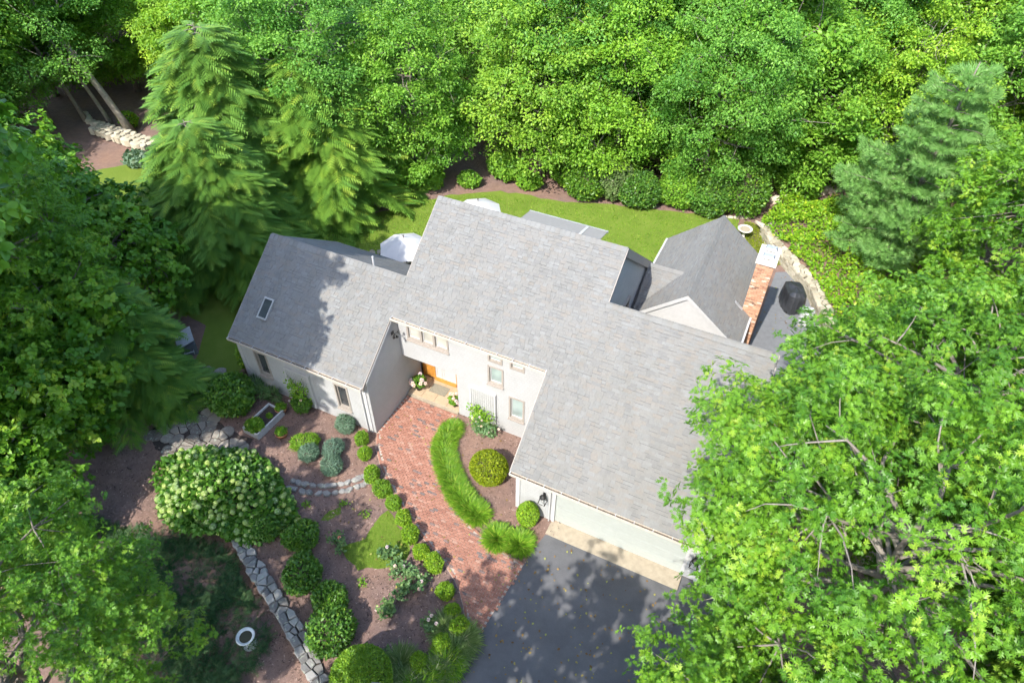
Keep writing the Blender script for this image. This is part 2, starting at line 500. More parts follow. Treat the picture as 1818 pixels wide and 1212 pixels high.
ground = link('ground', mesh_np('ground', np.stack([gx.ravel(), gy.ravel(), gz.ravel()], 1), np.stack([i0, i0 + 1, i0 + nx + 1, i0 + nx], 1), None, True), M['ground'])
tag(ground, kind='structure')

def wobble(poly, amp=.12, step=.35, seed=1, closed=True):
    rr = random.Random(seed)
    out = []
    n = len(poly)
    for i in range(n if closed else n - 1):
        a, b = Vector(poly[i]), Vector(poly[(i + 1) % n])
        k = max(1, int((b - a).length / step))
        for j in range(k):
            p = a.lerp(b, j / k)
            out.append((p.x + rr.uniform(-amp, amp), p.y + rr.uniform(-amp, amp)))
    return out
def sheet(name, poly, z, mat, kind='structure'):
    me = bpy.data.meshes.new(name)
    bm = bmesh.new()
    f = bm.faces.new([bm.verts.new((x, y, z)) for x, y in poly])
    bmesh.ops.triangulate(bm, faces=[f])
    bmesh.ops.recalc_face_normals(bm, faces=bm.faces[:])
    for f in bm.faces:
        if f.normal.z < 0: f.normal_flip()
    bm.to_mesh(me); bm.free()
    return tag(link(name, me, mat), kind=kind)
def inpoly(px, py, poly):
    px, py = np.asarray(px, float), np.asarray(py, float)
    ins = np.zeros(px.shape, bool)
    n = len(poly)
    for i in range(n):
        (x0, y0), (x1, y1) = poly[i], poly[(i + 1) % n]
        c = ((y0 > py) != (y1 > py)) & (px < (x1 - x0) * (py - y0) / ((y1 - y0) if y1 != y0 else 1e-9) + x0)
        ins ^= c
    return ins

LAWN = [(-15.4, -.5), (-14.4, .5), (-14.1, 5), (-13.5, 8.6), (-10, 9), (1, 12.6), (3.6, 16), (4.0, 20.6), (3.4, 23.4), (1.5, 23.0), (-1.7, 22.2), (-4.5, 21.4), (-6.6, 20.6), (-10.7, 19.9), (-13.3, 18.2),
        (-15.2, 15.6), (-17, 13.4), (-22, 12.3), (-30, 11.8), (-33.5, 12.8), (-35.5, 10), (-33, 6), (-25, 4), (-18, 2.4), (-16.8, .4)]
lawn_poly = wobble(LAWN, .12, .5, 3)
back_lawn = sheet('back_lawn', lawn_poly, .006, M['lawn'])
PATCH = [(-4.35, -2.35), (-3.6, -2.75), (-2.75, -3.25), (-2.55, -3.75), (-3.1, -4.3), (-3.9, -4.85), (-4.5, -4.75), (-5.0, -4.45), (-4.75, -4.0), (-4.4, -3.7), (-4.45, -3.0)]
patch_poly = wobble(PATCH, .06, .25, 5)
sheet('front_lawn', patch_poly, .006, M['lawn'])
sheet('front_lawn_spot', wobble([(-6.35, -3.35), (-6.0, -3.0), (-5.85, -3.25), (-6.1, -3.75), (-6.4, -3.8)], .05, .2, 6), .006, M['lawn'])
DRIVE = [(1.50, -.62), (1.34, -1.4), (1.30, -2.03), (1.02, -4.97), (.95, -6.6), (.8, -9), (.8, -34), (9.4, -34), (9.4, -3), (8.6, -.9), (8.2, -.02), (6.52, -.02), (6.52, -.62)]
sheet('driveway', DRIVE, .008, M['asphalt'])
PATIO = [(7.05, 2.0), (9.3, 2.0), (9.6, 10.0), (9.55, 13.8), (9.2, 15.9), (8.25, 18.0), (6.85, 19.5), (6.3, 19.2), (6.2, 12.8), (6.2, 9.0), (7.05, 6)]
sheet('side_patio', PATIO, .008, M['patio'])

# grass blades standing in the lawns
def blades(name, poly, n, hmin, hmax, mat, z=.006, seed=0, wid=1.6):
    r = np.random.default_rng(seed)
    pa = np.array(poly)
    lo, hi = pa.min(0), pa.max(0)
    P = r.uniform(lo, hi, (n, 2))
    P = P[inpoly(P[:, 0], P[:, 1], poly)]
    k = len(P)
    D = np.stack([r.normal(0, .45, k), r.normal(0, .45, k), np.ones(k)], 1)
    N = np.stack([r.normal(0, 1, k), r.normal(0, 1, k), np.zeros(k)], 1)
    me = leaf_mesh(name, np.column_stack([P, np.full(k, z)]), D, N, r.uniform(hmin, hmax, k), T_BLADE, np.clip(r.normal(.5, .25, k), 0, 1), wid)
    return tag(link(name, me, mat), kind='stuff')
blades('lawn_grass_blades', [(-15.5, 8.5), (-10, 9), (1, 12.6), (4.2, 17), (4.0, 20.8), (3.4, 23.4), (1.5, 22.8), (-1.7, 21.9), (-6.6, 20.4), (-10.7, 19.3), (-13.3, 17.8), (-15.4, 15.6), (-16.5, 11)], 30000, .05, .11, M['grass'], .006, 2, 3.4)
blades('front_lawn_grass_blades', patch_poly, 9000, .03, .06, M['grass'], .006, 3, 1.6)

# ------------------------------------------------------------------ brick walk
LE = [(-6.80, .58), (-6.42, -.08), (-5.75, -.76), (-4.95, -1.35), (-4.05, -1.95), (-3.06, -2.51), (-2.1, -2.98), (-1.23, -3.38), (-.7, -3.68), (-.31, -3.99), (.05, -4.38), (.34, -4.78), (.7, -5.05), (1.0, -5.2)]
RE = [(-4.22, 2.94), (-4.38, 1.95), (-4.09, .91), (-3.35, .08), (-2.62, -.55), (-1.9, -1.10), (-1.37, -1.42), (-.7, -1.66), (0, -1.82), (1.28, -2.05)]
WALK = [(-6.80, 2.94)] + LE + [(1.28, -2.05)] + RE[-2::-1]
walk = sheet('brick_walk', WALK, .010, M['mortar'])
bl, bw = .205, .098
tints = [.02, .12, .3, .45, .55, .62, .72, .82, .93]
tw = [.03, .05, .12, .18, .19, .16, .14, .09, .04]
bmesh_cache = {}
def brick_mesh(L, W, H, t, name='brick'):
    k = (name, L, W, H, t)
    if k not in bmesh_cache:
        b = MB()
        e = .006
        p = [(-L / 2, -W / 2, 0), (L / 2, -W / 2, 0), (L / 2, W / 2, 0), (-L / 2, W / 2, 0)]
        q = [(-L / 2, -W / 2, H - e), (L / 2, -W / 2, H - e), (L / 2, W / 2, H - e), (-L / 2, W / 2, H - e)]
        s = [(-L / 2 + e, -W / 2 + e, H), (L / 2 - e, -W / 2 + e, H), (L / 2 - e, W / 2 - e, H), (-L / 2 + e, W / 2 - e, H)]
        fs = [(8, 9, 10, 11)]
        for i in range(4):
            j = (i + 1) % 4
            fs += [(i, j, 4 + j, 4 + i), (4 + i, 4 + j, 8 + j, 8 + i)]
        b.add(p + q + s, fs, t)
        me = b.mesh(name)
        bmesh_cache[k] = me
    return bmesh_cache[k]
inner = []
cen = np.array(WALK).mean(0)
bricks = []
row = 0
y = -5.3
def edge_dist(px, py):
    d = 9.
    for E_ in (LE, RE):
        for (x0, y0), (x1, y1) in zip(E_[:-1], E_[1:]):
            vx, vy = x1 - x0, y1 - y0
            t = max(0, min(1, ((px - x0) * vx + (py - y0) * vy) / (vx * vx + vy * vy)))
            d = min(d, math.hypot(px - x0 - t * vx, py - y0 - t * vy))
    return d
while y < 2.92:
    x = -6.9 + (row % 2) * bl / 2
    while x < 1.4:
        cx, cy = x + bl / 2, y + bw / 2
        if inpoly([cx], [cy], WALK)[0] and edge_dist(cx, cy) > .13 and cx > -6.74:
            bricks.append((cx, cy, pyr.uniform(-.01, .01), bl - .012, bw - .010))
        x += bl
    y += bw; row += 1
for E_ in (LE, RE):                       # a row of bricks along each edge
    acc = 0
    for (x0, y0), (x1, y1) in zip(E_[:-1], E_[1:]):
        L = math.hypot(x1 - x0, y1 - y0)
        n = max(1, round(L / bl))
        a = math.atan2(y1 - y0, x1 - x0)
        for k in range(n):
            t = (k + .5) / n
            sgn = 1 if E_ is LE else -1
            nxn, nyn = -math.sin(a) * sgn, math.cos(a) * sgn
            if E_ is RE: nxn, nyn = -math.sin(a) * -1 * -1, math.cos(a)
            px, py = x0 + (x1 - x0) * t, y0 + (y1 - y0) * t
            for s2 in (.06, -.06):
                if inpoly([px + nxn * s2], [py + nyn * s2], WALK)[0]:
                    px, py = px + nxn * s2, py + nyn * s2
                    break
            bricks.append((px, py, a, L / n - .012, bw - .01))
CAMP = np.array([6.061, -13.21, 22.749])
bricks.sort(key=lambda b: (b[0] - CAMP[0]) ** 2 + (b[1] - CAMP[1]) ** 2)
rest = MB()
for k, (cx, cy, a, L, W) in enumerate(bricks):
    t = pyr.choices(tints, tw)[0]
    H = .030
    if k < 300:
        o = link('brick', brick_mesh(round(L, 2) - .0, round(W, 3), H, t), M['brick'], walk)
        o.location = (cx, cy, .011 + pyr.uniform(0, .005)); o.rotation_euler = (pyr.uniform(-.012, .012), pyr.uniform(-.012, .012), a)
    else:
        me = brick_mesh(round(L, 2), round(W, 3), H, t)
        Mx = Matrix.Translation((cx, cy, .011 + pyr.uniform(0, .005))) @ Matrix.Rotation(a, 4, 'Z') @ Matrix.Rotation(pyr.uniform(-.012, .012), 4, 'X')
        rest.add([Mx @ v.co for v in me.vertices], [tuple(p.vertices) for p in me.polygons], t)
rest.build('bricks', M['brick'], walk, kind='stuff')

# ------------------------------------------------------------------ house
house = empty('house', (0, 0, 0), 0, 'white sided house with sprawling grey shingle roofs, attached garage and brick chimney', 'house')
S = .7474
def zr(y): return 2.456 + S * (y + .395)
def wall_y(x0, x1, z0, z1, y, holes=(), th=.15, mb=None):
    mb = mb or MB()
    X = sorted({x0, x1} | {h[0] for h in holes} | {h[1] for h in holes})
    Z = sorted({z0, z1} | {h[2] for h in holes} | {h[3] for h in holes})
    for a, b in zip(X[:-1], X[1:]):
        z = None
        for c, d in zip(Z[:-1], Z[1:]):
            mx, mz = (a + b) / 2, (c + d) / 2
            solid = not any(h[0] < mx < h[1] and h[2] < mz < h[3] for h in holes)
            if solid and z is None: z = c
            if not solid and z is not None:
                mb.box((a, y, z), (b, y + th, c)); z = None
        if z is not None: mb.box((a, y, z), (b, y + th, z1))
    return mb
W_LW = [(-12.65, -12.07, .98, 2.32), (-8.50, -7.94, .92, 2.26)]
W_EN = [(-6.33, -4.53, 3.66, 4.36), (-2.66, -2.16, 4.02, 4.38), (-1.72, -1.22, 4.02, 4.38), (-2.68, -2.12, 2.78, 3.66), (-1.75, -1.19, 1.12, 2.30)]
# front wall of the left wing, entry wall, garage front
wall_y(-13.47, -6.95, -.1, zr(.595) - .13, .595, W_LW).build('front_wall', M['siding'], house)
mb = MB()
wall_y(-6.80, -4.20, 2.47, zr(3.05) - .13, 3.05, W_EN[:1], .15, mb)
wall_y(-4.20, .02, -.1, zr(3.05) - .13, 3.05, W_EN[1:], .15, mb)
mb.build('entry_wall', M['siding'], house)
wall_y(0, 7.0, -.1, zr(0) - .11, 0, [(1.54, 6.42, -.2, 2.15)], .15).build('garage_wall', M['siding'], house)
def gable(name, x, pts, th=-.15):
    return MB().prism([(x, y, z) for y, z in pts], (th, 0, 0)).build(name, M['siding'], house)
k = .13
gable('side_wall', -6.95, [(.60, -.1), (4.26, -.1), (4.26, zr(4.07) - k - .2), (4.07, zr(4.07) - k), (.60, zr(.60) - k)], .14)
gable('side_wall', -13.47, [(.60, -.1), (7.5, -.1), (7.5, zr(4.07) - .74 * 3.43 - k), (4.07, zr(4.07) - k), (.60, zr(.60) - k)])
gable('side_wall', 1.0, [(3.2, -.1), (11.6, -.1), (11.6, zr(6.95) - .816 * 4.65 - k), (6.95, zr(6.95) - k), (3.2, zr(3.2) - k)])
gable('side_wall', -6.84, [(4.27, -.1), (11.6, -.1), (11.6, zr(6.95) - .816 * 4.65 - k), (6.95, zr(6.95) - k), (4.27, zr(4.27) - k)], .14)
gable('side_wall', 0.0, [(.16, -.1), (3.04, -.1), (3.04, zr(3.04) - k), (.16, zr(.16) - k)], .15)
gable('side_wall', 7.0, [(.16, -.1), (8.8, -.1), (8.8, zr(5.22) - .92 * 3.58 - k), (5.22, zr(5.22) - k), (.16, zr(.16) - k)])
wall_y(-13.47, -6.85, -.1, 3.0, 7.5).build('back_wall', M['siding'], house)
wall_y(-6.84, 1.0, -.1, 4.0, 11.6).build('back_wall', M['siding'], house)
wall_y(1.0, 7.0, -.1, 3.2, 8.8, [], .12).build('back_wall', M['siding'], house)
# porch recess
pr = MB()
pr.box((-4.20, 3.20, -.1), (-4.06, 4.26, 2.46)); pr.box((-6.80, 3.20, 2.475), (-4.07, 4.26, 2.56))
wall_y(-6.80, -4.07, -.1, 2.46, 4.27, [(-6.78, -4.92, -.2, 2.22)], .12, pr)
pr.build('porch_wall', M['siding'], house)
sb = MB()
sb.box((-6.79, 2.96, -.05), (-4.21, 4.26, .13))
stoop = sb.build('porch_step', M['concrete'], house)
for i in range(4):
    for j in range(2):
        x0, y0 = -6.77 + i * .64, 3.06 + j * .60
        b = MB(); b.box((x0, y0, .131), (x0 + .628, y0 + .588, .152 + pyr.uniform(0, .004)), pyr.random())
        b.build('paving_slab', M['stoop'], stoop)
# doors behind the porch
dm = MB()
dm.box((-6.78, 4.27, .13), (-6.66, 4.41, 2.22)); dm.box((-6.16, 4.29, .13), (-6.08, 4.41, 2.22)); dm.box((-5.00, 4.27, .13), (-4.92, 4.41, 2.22))
dm.box((-6.08, 4.20, .131), (-5.00, 4.41, .24)); dm.box((-6.66, 4.27, 2.14), (-5.00, 4.41, 2.22))
door = dm.build('front_door', M['wood'], house)
MB().box((-6.66, 4.33, .13), (-6.16, 4.37, 2.14)).box((-6.60, 4.315, .3), (-6.22, 4.329, 1.0)).build('side_panel', M['wood'], door)
dl = MB().box((-6.08, 4.33, .24), (-5.00, 4.37, 2.14))
for x0, x1 in ((-6.04, -5.74), (-5.68, -5.04)):
    dl.box((x0, 4.31, .30), (x1, 4.329, .36)); dl.box((x0, 4.31, .36), (x0 + .05, 4.329, 2.1)); dl.box((x1 - .05, 4.31, .36), (x1, 4.329, 2.1))
dl.build('door_leaf', M['white'], door)
MB().tube([(-5.77, 4.30, 1.05), (-5.77, 4.24, 1.05), (-5.66, 4.24, 1.05)], .015, 6).build('handle', M['blackmetal'], door)

def window(x0, x1, z0, z1, y, pane, mull=0, sill=True):
    f = MB()
    c, p, d = .065, .03, .11                  # casing width, stand-off, recess
    f.box((x0 - c, y - p, z1 - .01), (x1 + c, y + .02, z1 + c)); f.box((x0 - c, y - p, z0 - c), (x1 + c, y + .02, z0 + .01))
    f.box((x0 - c, y - p, z0 + .01), (x0 + .012, y + d, z1 - .01)); f.box((x1 - .012, y - p, z0 + .01), (x1 + c, y + d, z1 - .01))
    f.box((x0 + .012, y + .021, z1 - .03), (x1 - .012, y + d, z1 + .0)); f.box((x0 + .012, y + .021, z0 - .0), (x1 - .012, y + d, z0 + .03))
    for i in range(mull):
        xm = x0 + (x1 - x0) * (i + 1) / (mull + 1)
        f.box((xm - .05, y - p + .003, z0 + .01), (xm + .05, y + d, z1 - .01))
    o = f.build('window', M['trim'], house)
    n = mull + 1
    for i in range(n):
        a, b = x0 + (x1 - x0) * i / n + (.06 if i else .02), x0 + (x1 - x0) * (i + 1) / n - (.06 if i < n - 1 else .02)
        s = MB()
        s.box((a, y + .06, z0 + .03), (a + .035, y + .10, z1 - .03)); s.box((b - .035, y + .06, z0 + .03), (b, y + .10, z1 - .03))
        s.box((a + .035, y + .06, z0 + .03), (b - .035, y + .10, z0 + .07)); s.box((a + .035, y + .06, z1 - .07), (b - .035, y + .10, z1 - .03))
        s.build('sash', M['white'] if pane is not M['darkglass'] else M['trim'], o)
        MB().box((a + .03, y + .085, z0 + .065), (b - .03, y + .095, z1 - .065)).build('pane', pane, o)
    if sill: MB().box((x0 - c - .02, y - .11, z0 - c - .035), (x1 + c + .02, y + .01, z0 - c - .002)).build('sill', M['trim'], o)
    return o
for h in W_LW: window(*h, .595, M['darkglass'])
window(*W_EN[0], 3.05, M['curtain'], 2)
for h in W_EN[1:]: window(*h, 3.05, M['glass'], 0, h[2] < 4)
# backing behind the glass so that rooms are not see-through
bk = MB(); bk.box((-13.3, .75, 0), (-7.1, .80, 2.6)); bk.box((-6.6, 3.21, 2.6), (-.1, 3.25, 4.8)); bk.box((-4.0, 3.21, .0), (-.1, 3.25, 2.58))
bk.build('interior_wall', M['soil'], house)

# garage door with four lift panels
gd = MB()
gd.box((1.45, -.03, 0), (1.56, .08, 2.2)); gd.box((6.40, -.03, 0), (6.51, .08, 2.2)); gd.box((1.56, -.03, 2.13), (6.40, .08, 2.2))
gdo = gd.build('garage_door', M['white'], house)
for i in range(4):
    z0 = .01 + i * .53
    p = MB(); p.box((1.56, .06, z0), (6.40, .11, z0 + .522))
    for j in range(8):
        x0 = 1.62 + j * .6
        p.box((x0, .052, z0 + .07), (x0 + .52, .061, z0 + .45))
    p.build('panel', M['garage'], gdo)
MB().box((1.47, -.62, -.05), (6.5, -.035, .016)).box((1.565, -.034, -.05), (6.395, .058, .014)).build('door_apron', M['concrete'], house)

# corner boards, skirt
MB().box((-7.10, .555, -.05), (-6.94, .593, zr(.56) - .16)).build('corner_board', M['white'], house); MB().box((-13.52, .555, -.05), (-13.36, .593, zr(.56) - .16)).build('corner_board', M['white'], house); MB().box((-.03, -.04, -.05), (.13, -.002, zr(0) - .16)).build('corner_board', M['white'], house)
MB().box((6.9, -.04, -.05), (7.03, -.002, zr(0) - .16)).build('corner_board', M['white'], house)

# ---- roof
roof = empty  # replaced below
slabs = MB()
def slab(pts, t=.11): slabs.prism([(x, y, z - t) for x, y, z in pts], (0, 0, t - .012))
def fp(x0, x1, y0, y1): slab([(x0, y0, zr(y0)), (x1, y0, zr(y0)), (x1, y1, zr(y1)), (x0, y1, zr(y1))])
XL, XM, XG, XR, XW = -13.6, -6.86, -.15, 1.11, 7.17
YL0, YL1, YE, YM, YG0, YG = .36, 4.073, 2.79, 6.948, -.27, 5.221
fp(XL, XM, YL0, YL1); fp(XM, XR, YE, YM); fp(XG, XW, YG0, YE); fp(XR, XW, YE, YG)
zL, zM, zG = zr(YL1), zr(YM), zr(YG)
slab([(XL, YL1, zL), (XM, YL1, zL), (XM, 7.9, zL - .74 * 3.83), (XL, 7.9, zL - .74 * 3.83)])
slab([(XM, YM, zM), (XR, YM, zM), (XR, 12.0, zM - .816 * 5.05), (XM, 12.0, zM - .816 * 5.05)])
slab([(XR, YG, zG), (XW, YG, zG), (XW, 9.05, zG - .92 * 3.83), (XR, 9.05, zG - .92 * 3.83)])
RX, RZ, RY0, RY1, LXE, RXE, EZ = 3.33, 4.9, 9.08, 15.5, .95, 5.82, 2.9
slab([(LXE, RY0, EZ), (RX, RY0, RZ), (RX, RY1, RZ), (LXE, RY1, EZ)])
slab([(RX, RY0, RZ), (RXE, RY0, EZ), (RXE, RY1, EZ), (RX, RY1, RZ)])
CZ, CY = 4.36, 11.2
cs = .75
def xleft(z): return LXE + (z - EZ) / (RZ - EZ) * (RX - LXE)        # rear wing's left slope
slab([(1.12, 9.2, CZ - cs * 2.0), (xleft(CZ - cs * 2.0), 9.2, CZ - cs * 2.0), (xleft(CZ), CY, CZ), (1.12, CY, CZ)])
roof = slabs.build('roof', M['underlay'], house)

sh_tints = [.12, .22, .35, .5, .5, .6, .72, .86, .98]
sh_w = [.16, .21, .26, .32]
E_cap = MB()
near = []
field = MB()
sh_cache = {}
def shingle_mesh(w, t, ex=.125):
    key = (w, t)
    if key not in sh_cache:
        b = MB()
        h = .012
        shingle_shape(b, w, t, len(sh_cache) % 5 < 2, None, None)
        sh_cache[key] = b.mesh('shingle')
    return sh_cache[key]
def shingle_shape(mb_, w, t, band, p, r3, ex=.125, h=.014):
    pts = [(0, 0, -.006), (w, 0, -.006), (w, ex + .02, -.006), (0, ex + .02, -.006), (0, 0, h), (w, 0, h), (w, ex + .02, .001), (0, ex + .02, .001)]
    if band: pts += [(0, .024, h * .85), (w, .024, h * .85)]
    if p is not None: pts = [p + r3 @ Vector(q) for q in pts]
    mb_.add(pts, [(0, 1, 5, 4), (1, 2, 6, 5), (3, 0, 4, 7)] + ([(8, 9, 6, 7), (4, 5, 9, 8)] if band else [(4, 5, 6, 7)]), t)
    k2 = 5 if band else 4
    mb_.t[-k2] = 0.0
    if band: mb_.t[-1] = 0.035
def shingles(O, e1, e2, length, spans, collect=False, ex=.125, seed=0):
    """courses up a slope: O origin, e1 along the eave, e2 up the slope; spans(s) gives the stretches covered at s"""
    rr = random.Random(seed)
    O, e1, e2 = Vector(O), Vector(e1).normalized(), Vector(e2).normalized()
    n = e1.cross(e2)
    s, r_ = 0.0, 0
    rot = Matrix((e1, e2, n)).transposed().to_4x4()
    while s < length - .03:
        for a, b in spans(s + .01):
            x = a - rr.uniform(0, .3) * 0
            first = True
            while x < b - .02:
                w = rr.choice(sh_w)
                if first: w = rr.choice(sh_w) * rr.uniform(.4, 1); first = False
                w = min(w, b - x)
                t = rr.choice(sh_tints)
                lift = rr.choice((0, 0, .004, .008))
                p = O + e1 * x + e2 * s + n * lift
                dd = (p - Vector(CAMP)).length
                wq = w - .006
                rec = (dd, p, wq, t, rot)
                if collect: near.append(rec)
                else: put(field, rec)
                x += w
        s += ex; r_ += 1
def put(mb_, rec):
    dd, p, w, t, rot = rec
    shingle_shape(mb_, w, t, pyr.random() < .24, p, rot.to_3x3())
cosS = 1 / math.sqrt(1 + S * S)
def front_spans(s):
    y = YG0 + s * cosS
    out = []
    if YL0 - .02 <= y < YL1: out.append([XL, XM])
    if YE - .02 <= y < YM: out.append([XM, XR])
    if y < YE - .02: out.append([XG, XW])
    elif y < YG: out.append([XR, XW])
    out.sort()
    res = []
    for a, b in out:
        if res and a - res[-1][1] < .02: res[-1][1] = b
        else: res.append([a, b])
    return res
shingles((0, YG0, zr(YG0) - .006), (1, 0, 0), (0, 1, S), (YM - YG0) / cosS, front_spans, True, seed=1)
near.sort(key=lambda r: r[0])
for rec in near[300:]: put(field, rec)
for dd, p, w, t, rot in near[:300]:
    wq = min(sh_w, key=lambda q: abs(q - .006 - w)) - .006
    o = link('shingle', shingle_mesh(round(w, 2) if w < .19 else round(wq, 3), t), M['shingle'], roof)
    o.matrix_local = Matrix.Translation(p) @ rot
shingles((XM, 7.9, zL - .74 * 3.83 - .006), (-1, 0, 0), (0, -1, .74), 3.83 * 1.244, lambda s: [(0, XM - XL)], seed=2)
shingles((XW, 9.05, zG - .92 * 3.83 - .006), (-1, 0, 0), (0, -1, .92), 3.83 * 1.359, lambda s: [(0, XW - XR)], seed=3)
c2 = 1 / math.sqrt(1 + .816 ** 2)
shingles((XR, 12.0, zM - .816 * 5.05 - .006), (-1, 0, 0), (0, -1, .816), 5.05 / c2, lambda s: [(0, XR - XM)], seed=4)
Ll = math.hypot(RX - LXE, RZ - EZ); Lr = math.hypot(RXE - RX, RZ - EZ)
shingles((LXE, RY1, EZ - .006), (0, -1, 0), (RX - LXE, 0, RZ - EZ), Ll, lambda s: [(0, RY1 - RY0)], seed=5)
shingles((RXE, RY0, EZ - .006), (0, 1, 0), (RX - RXE, 0, RZ - EZ), Lr, lambda s: [(0, RY1 - RY0)], seed=6)
cl = math.sqrt(1 + cs * cs)
shingles((1.12, 9.2, CZ - cs * 2.0 - .006), (1, 0, 0), (0, 1, cs), 2.0 * cl, lambda s: [(0, xleft(CZ - cs * 2.0 + cs * s / cl) - 1.12 + .04)], seed=7)
field.build('shingles', M['shingle'], roof, kind='stuff')
# ridge caps
def caps(p0, p1, sl_a, sl_b, side, w=.17):
    """inverted V pieces along a ridge; side is the horizontal unit across it"""
    p0, p1, side = Vector(p0), Vector(p1), Vector(side)
    d = (p1 - p0); n = int(d.length / .2); d.normalize()
    for i in range(n):
        a = p0 + d * (i * (p1 - p0).length / n); b = a + d * ((p1 - p0).length / n + .02)
        lift0, lift1 = Vector((0, 0, .038)), Vector((0, 0, .022))
        t = pyr.choice([.5, .62, .9, .9, 1.0, .35])
        A = [a + lift0, a + lift0 + side * w - Vector((0, 0, sl_a * w)), a + lift0 - side * w - Vector((0, 0, sl_b * w))]
        B = [b + lift1, b + lift1 + side * w - Vector((0, 0, sl_a * w)), b + lift1 - side * w - Vector((0, 0, sl_b * w))]
        dn = Vector((0, 0, -.03))
        E_cap.add(A + B + [q + dn for q in A] + [q + dn for q in B], [(0, 1, 4, 3), (0, 3, 5, 2), (1, 0, 6, 7), (0, 2, 8, 6), (1, 7, 10, 4), (2, 5, 11, 8)], t)
caps((XR, YM, zM), (XM, YM, zM), .816, S, (0, 1, 0)); caps((XW, YG, zG), (XR, YG, zG), .92, S, (0, 1, 0)); caps((XM, YL1, zL), (XL, YL1, zL), .74, S, (0, 1, 0))
caps((RX, RY0, RZ), (RX, RY1, RZ), .82, .84, (1, 0, 0), .15); caps((1.12, CY, CZ), (xleft(CZ), CY, CZ), cs, cs, (0, 1, 0), .15)
E_cap.build('ridge_caps', M['shingle'], roof, kind='stuff')

# fascia and rake boards
def rake(x, y0, y1, sgn, mb_=None, zf=zr, hgt_=.17):
    MB().prism([(x, y0, zf(y0) - .012), (x, y1, zf(y1) - .012), (x, y1, zf(y1) - hgt_), (x, y0, zf(y0) - hgt_)], (sgn * .028, 0, 0)).build('rake_board', M['trim'], house)
rake(XL, YL0, YL1, -1); rake(XM + .001, YL0, YE - .05, 1); rake(XG - .001, YG0, YE - .05, -1); rake(XW, YG0, YG, 1); rake(XR, YG + .02, YM, 1); rake(XM - .001, YL1 + .1, YM, -1)
rake(XR + .0, YM, 12.0, 1, None, lambda y: zM - .816 * (y - YM), .42)
rake(XW, YG, 9.05, 1, None, lambda y: zG - .92 * (y - YG))
rake(XL, YL1, 7.9, -1, None, lambda y: zL - .74 * (y - YL1))
# white gable of the rear wing
gw = MB().prism([(LXE + .2, 9.16, .0), (RXE - .2, 9.16, .0), (RXE - .2, 9.16, EZ + .05), (RX, 9.16, RZ - .13), (LXE + .2, 9.16, EZ + .05)], (0, .12, 0))
gw.box((LXE + .2, 9.3, 0), (LXE + .32, 15.2, EZ)); gw.box((RXE - .35, 9.3, 0), (RXE - .22, 15.2, EZ))
gw.build('rear_wing_wall', M['white'], house)
gr = MB()
for xa, za, xb, zb in ((LXE, EZ, RX, RZ), (RXE, EZ, RX, RZ)):
    gr.prism([(xa, RY0 - .03, za - .005), (xb, RY0 - .03, zb - .005), (xb, RY0 - .03, zb - .2), (xa, RY0 - .03, za - .2)], (0, .028, 0))
gr.prism([(1.12, 9.17, CZ - cs * 2 - .02), (2.1, 9.17, CZ - cs * 2 - .02), (2.1, 9.17, CZ - cs * 2 - .2), (1.12, 9.17, CZ - cs * 2 - .2)], (0, .028, 0))
gr.box((RXE + .001, RY0, EZ - .16), (RXE + .10, RY1, EZ - .02)); gr.box((LXE - .10, RY0, EZ - .16), (LXE - .001, RY1, EZ - .02))
gr.build('fascia', M['white'], house)
# added window on the shaded gable wall, trim juts out for a sunlit sliver
sw = MB(); sw.box((1.0, 7.9, 2.9), (1.10, 8.0, 4.4)); sw.box((1.0, 8.55, 2.9), (1.10, 8.65, 4.4)); sw.box((1.0, 8.0, 4.3), (1.10, 8.55, 4.4)); sw.box((1.0, 8.0, 2.9), (1.10, 8.55, 3.0))
swo = sw.build('window', M['trim'], house)
MB().box((1.0, 8.0, 3.0), (1.03, 8.55, 4.3)).build('pane', M['darkglass'], swo)

# gutters with straps
def gutter(x0, x1, y, z):
    g = MB()
    g.box((x0, y - .125, z - .13), (x1, y - .115, z - .015)); g.box((x0, y - .115, z - .13), (x1, y + .0, z - .12))
    g.box((x0, y - .115, z - .12), (x0 + .01, y, z - .015)); g.box((x1 - .01, y - .115, z - .12), (x1, y, z - .015))
    g.box((x0, y - .135, z - .03), (x1, y - .1255, z - .012)); g.box((x0, y - .001, z - .14), (x1, y + .025, z - .03))
    o = g.build('gutter', M['cream'], house)
    MB().box((x0 + .012, y - .113, z - .118), (x1 - .012, y - .002, z - .095)).build('gutter_floor_strip', M['gutterin'], o)  # dark mottled strip along the gutter floor
    n = max(2, int((x1 - x0) / .62))
    for i in range(n + 1):
        xx = x0 + .03 + (x1 - x0 - .06) * i / n
        MB().box((xx - .014, y - .125, z - .010), (xx + .014, y + .02, z - .002)).build('strap', M['white'], o)
gutter(XL, XM, YL0, zr(YL0)); gutter(XM + .02, XG, YE, zr(YE)); gutter(XG, XW, YG0, zr(YG0))
MB().tube([(-7.16, .52, 0), (-7.16, .52, 2.55)], .035, 8).build('downspout', M['white'], house)
MB().tube([(1.36, -.05, 0), (1.36, -.05, 2.3)], .03, 8).build('downspout', M['white'], house)

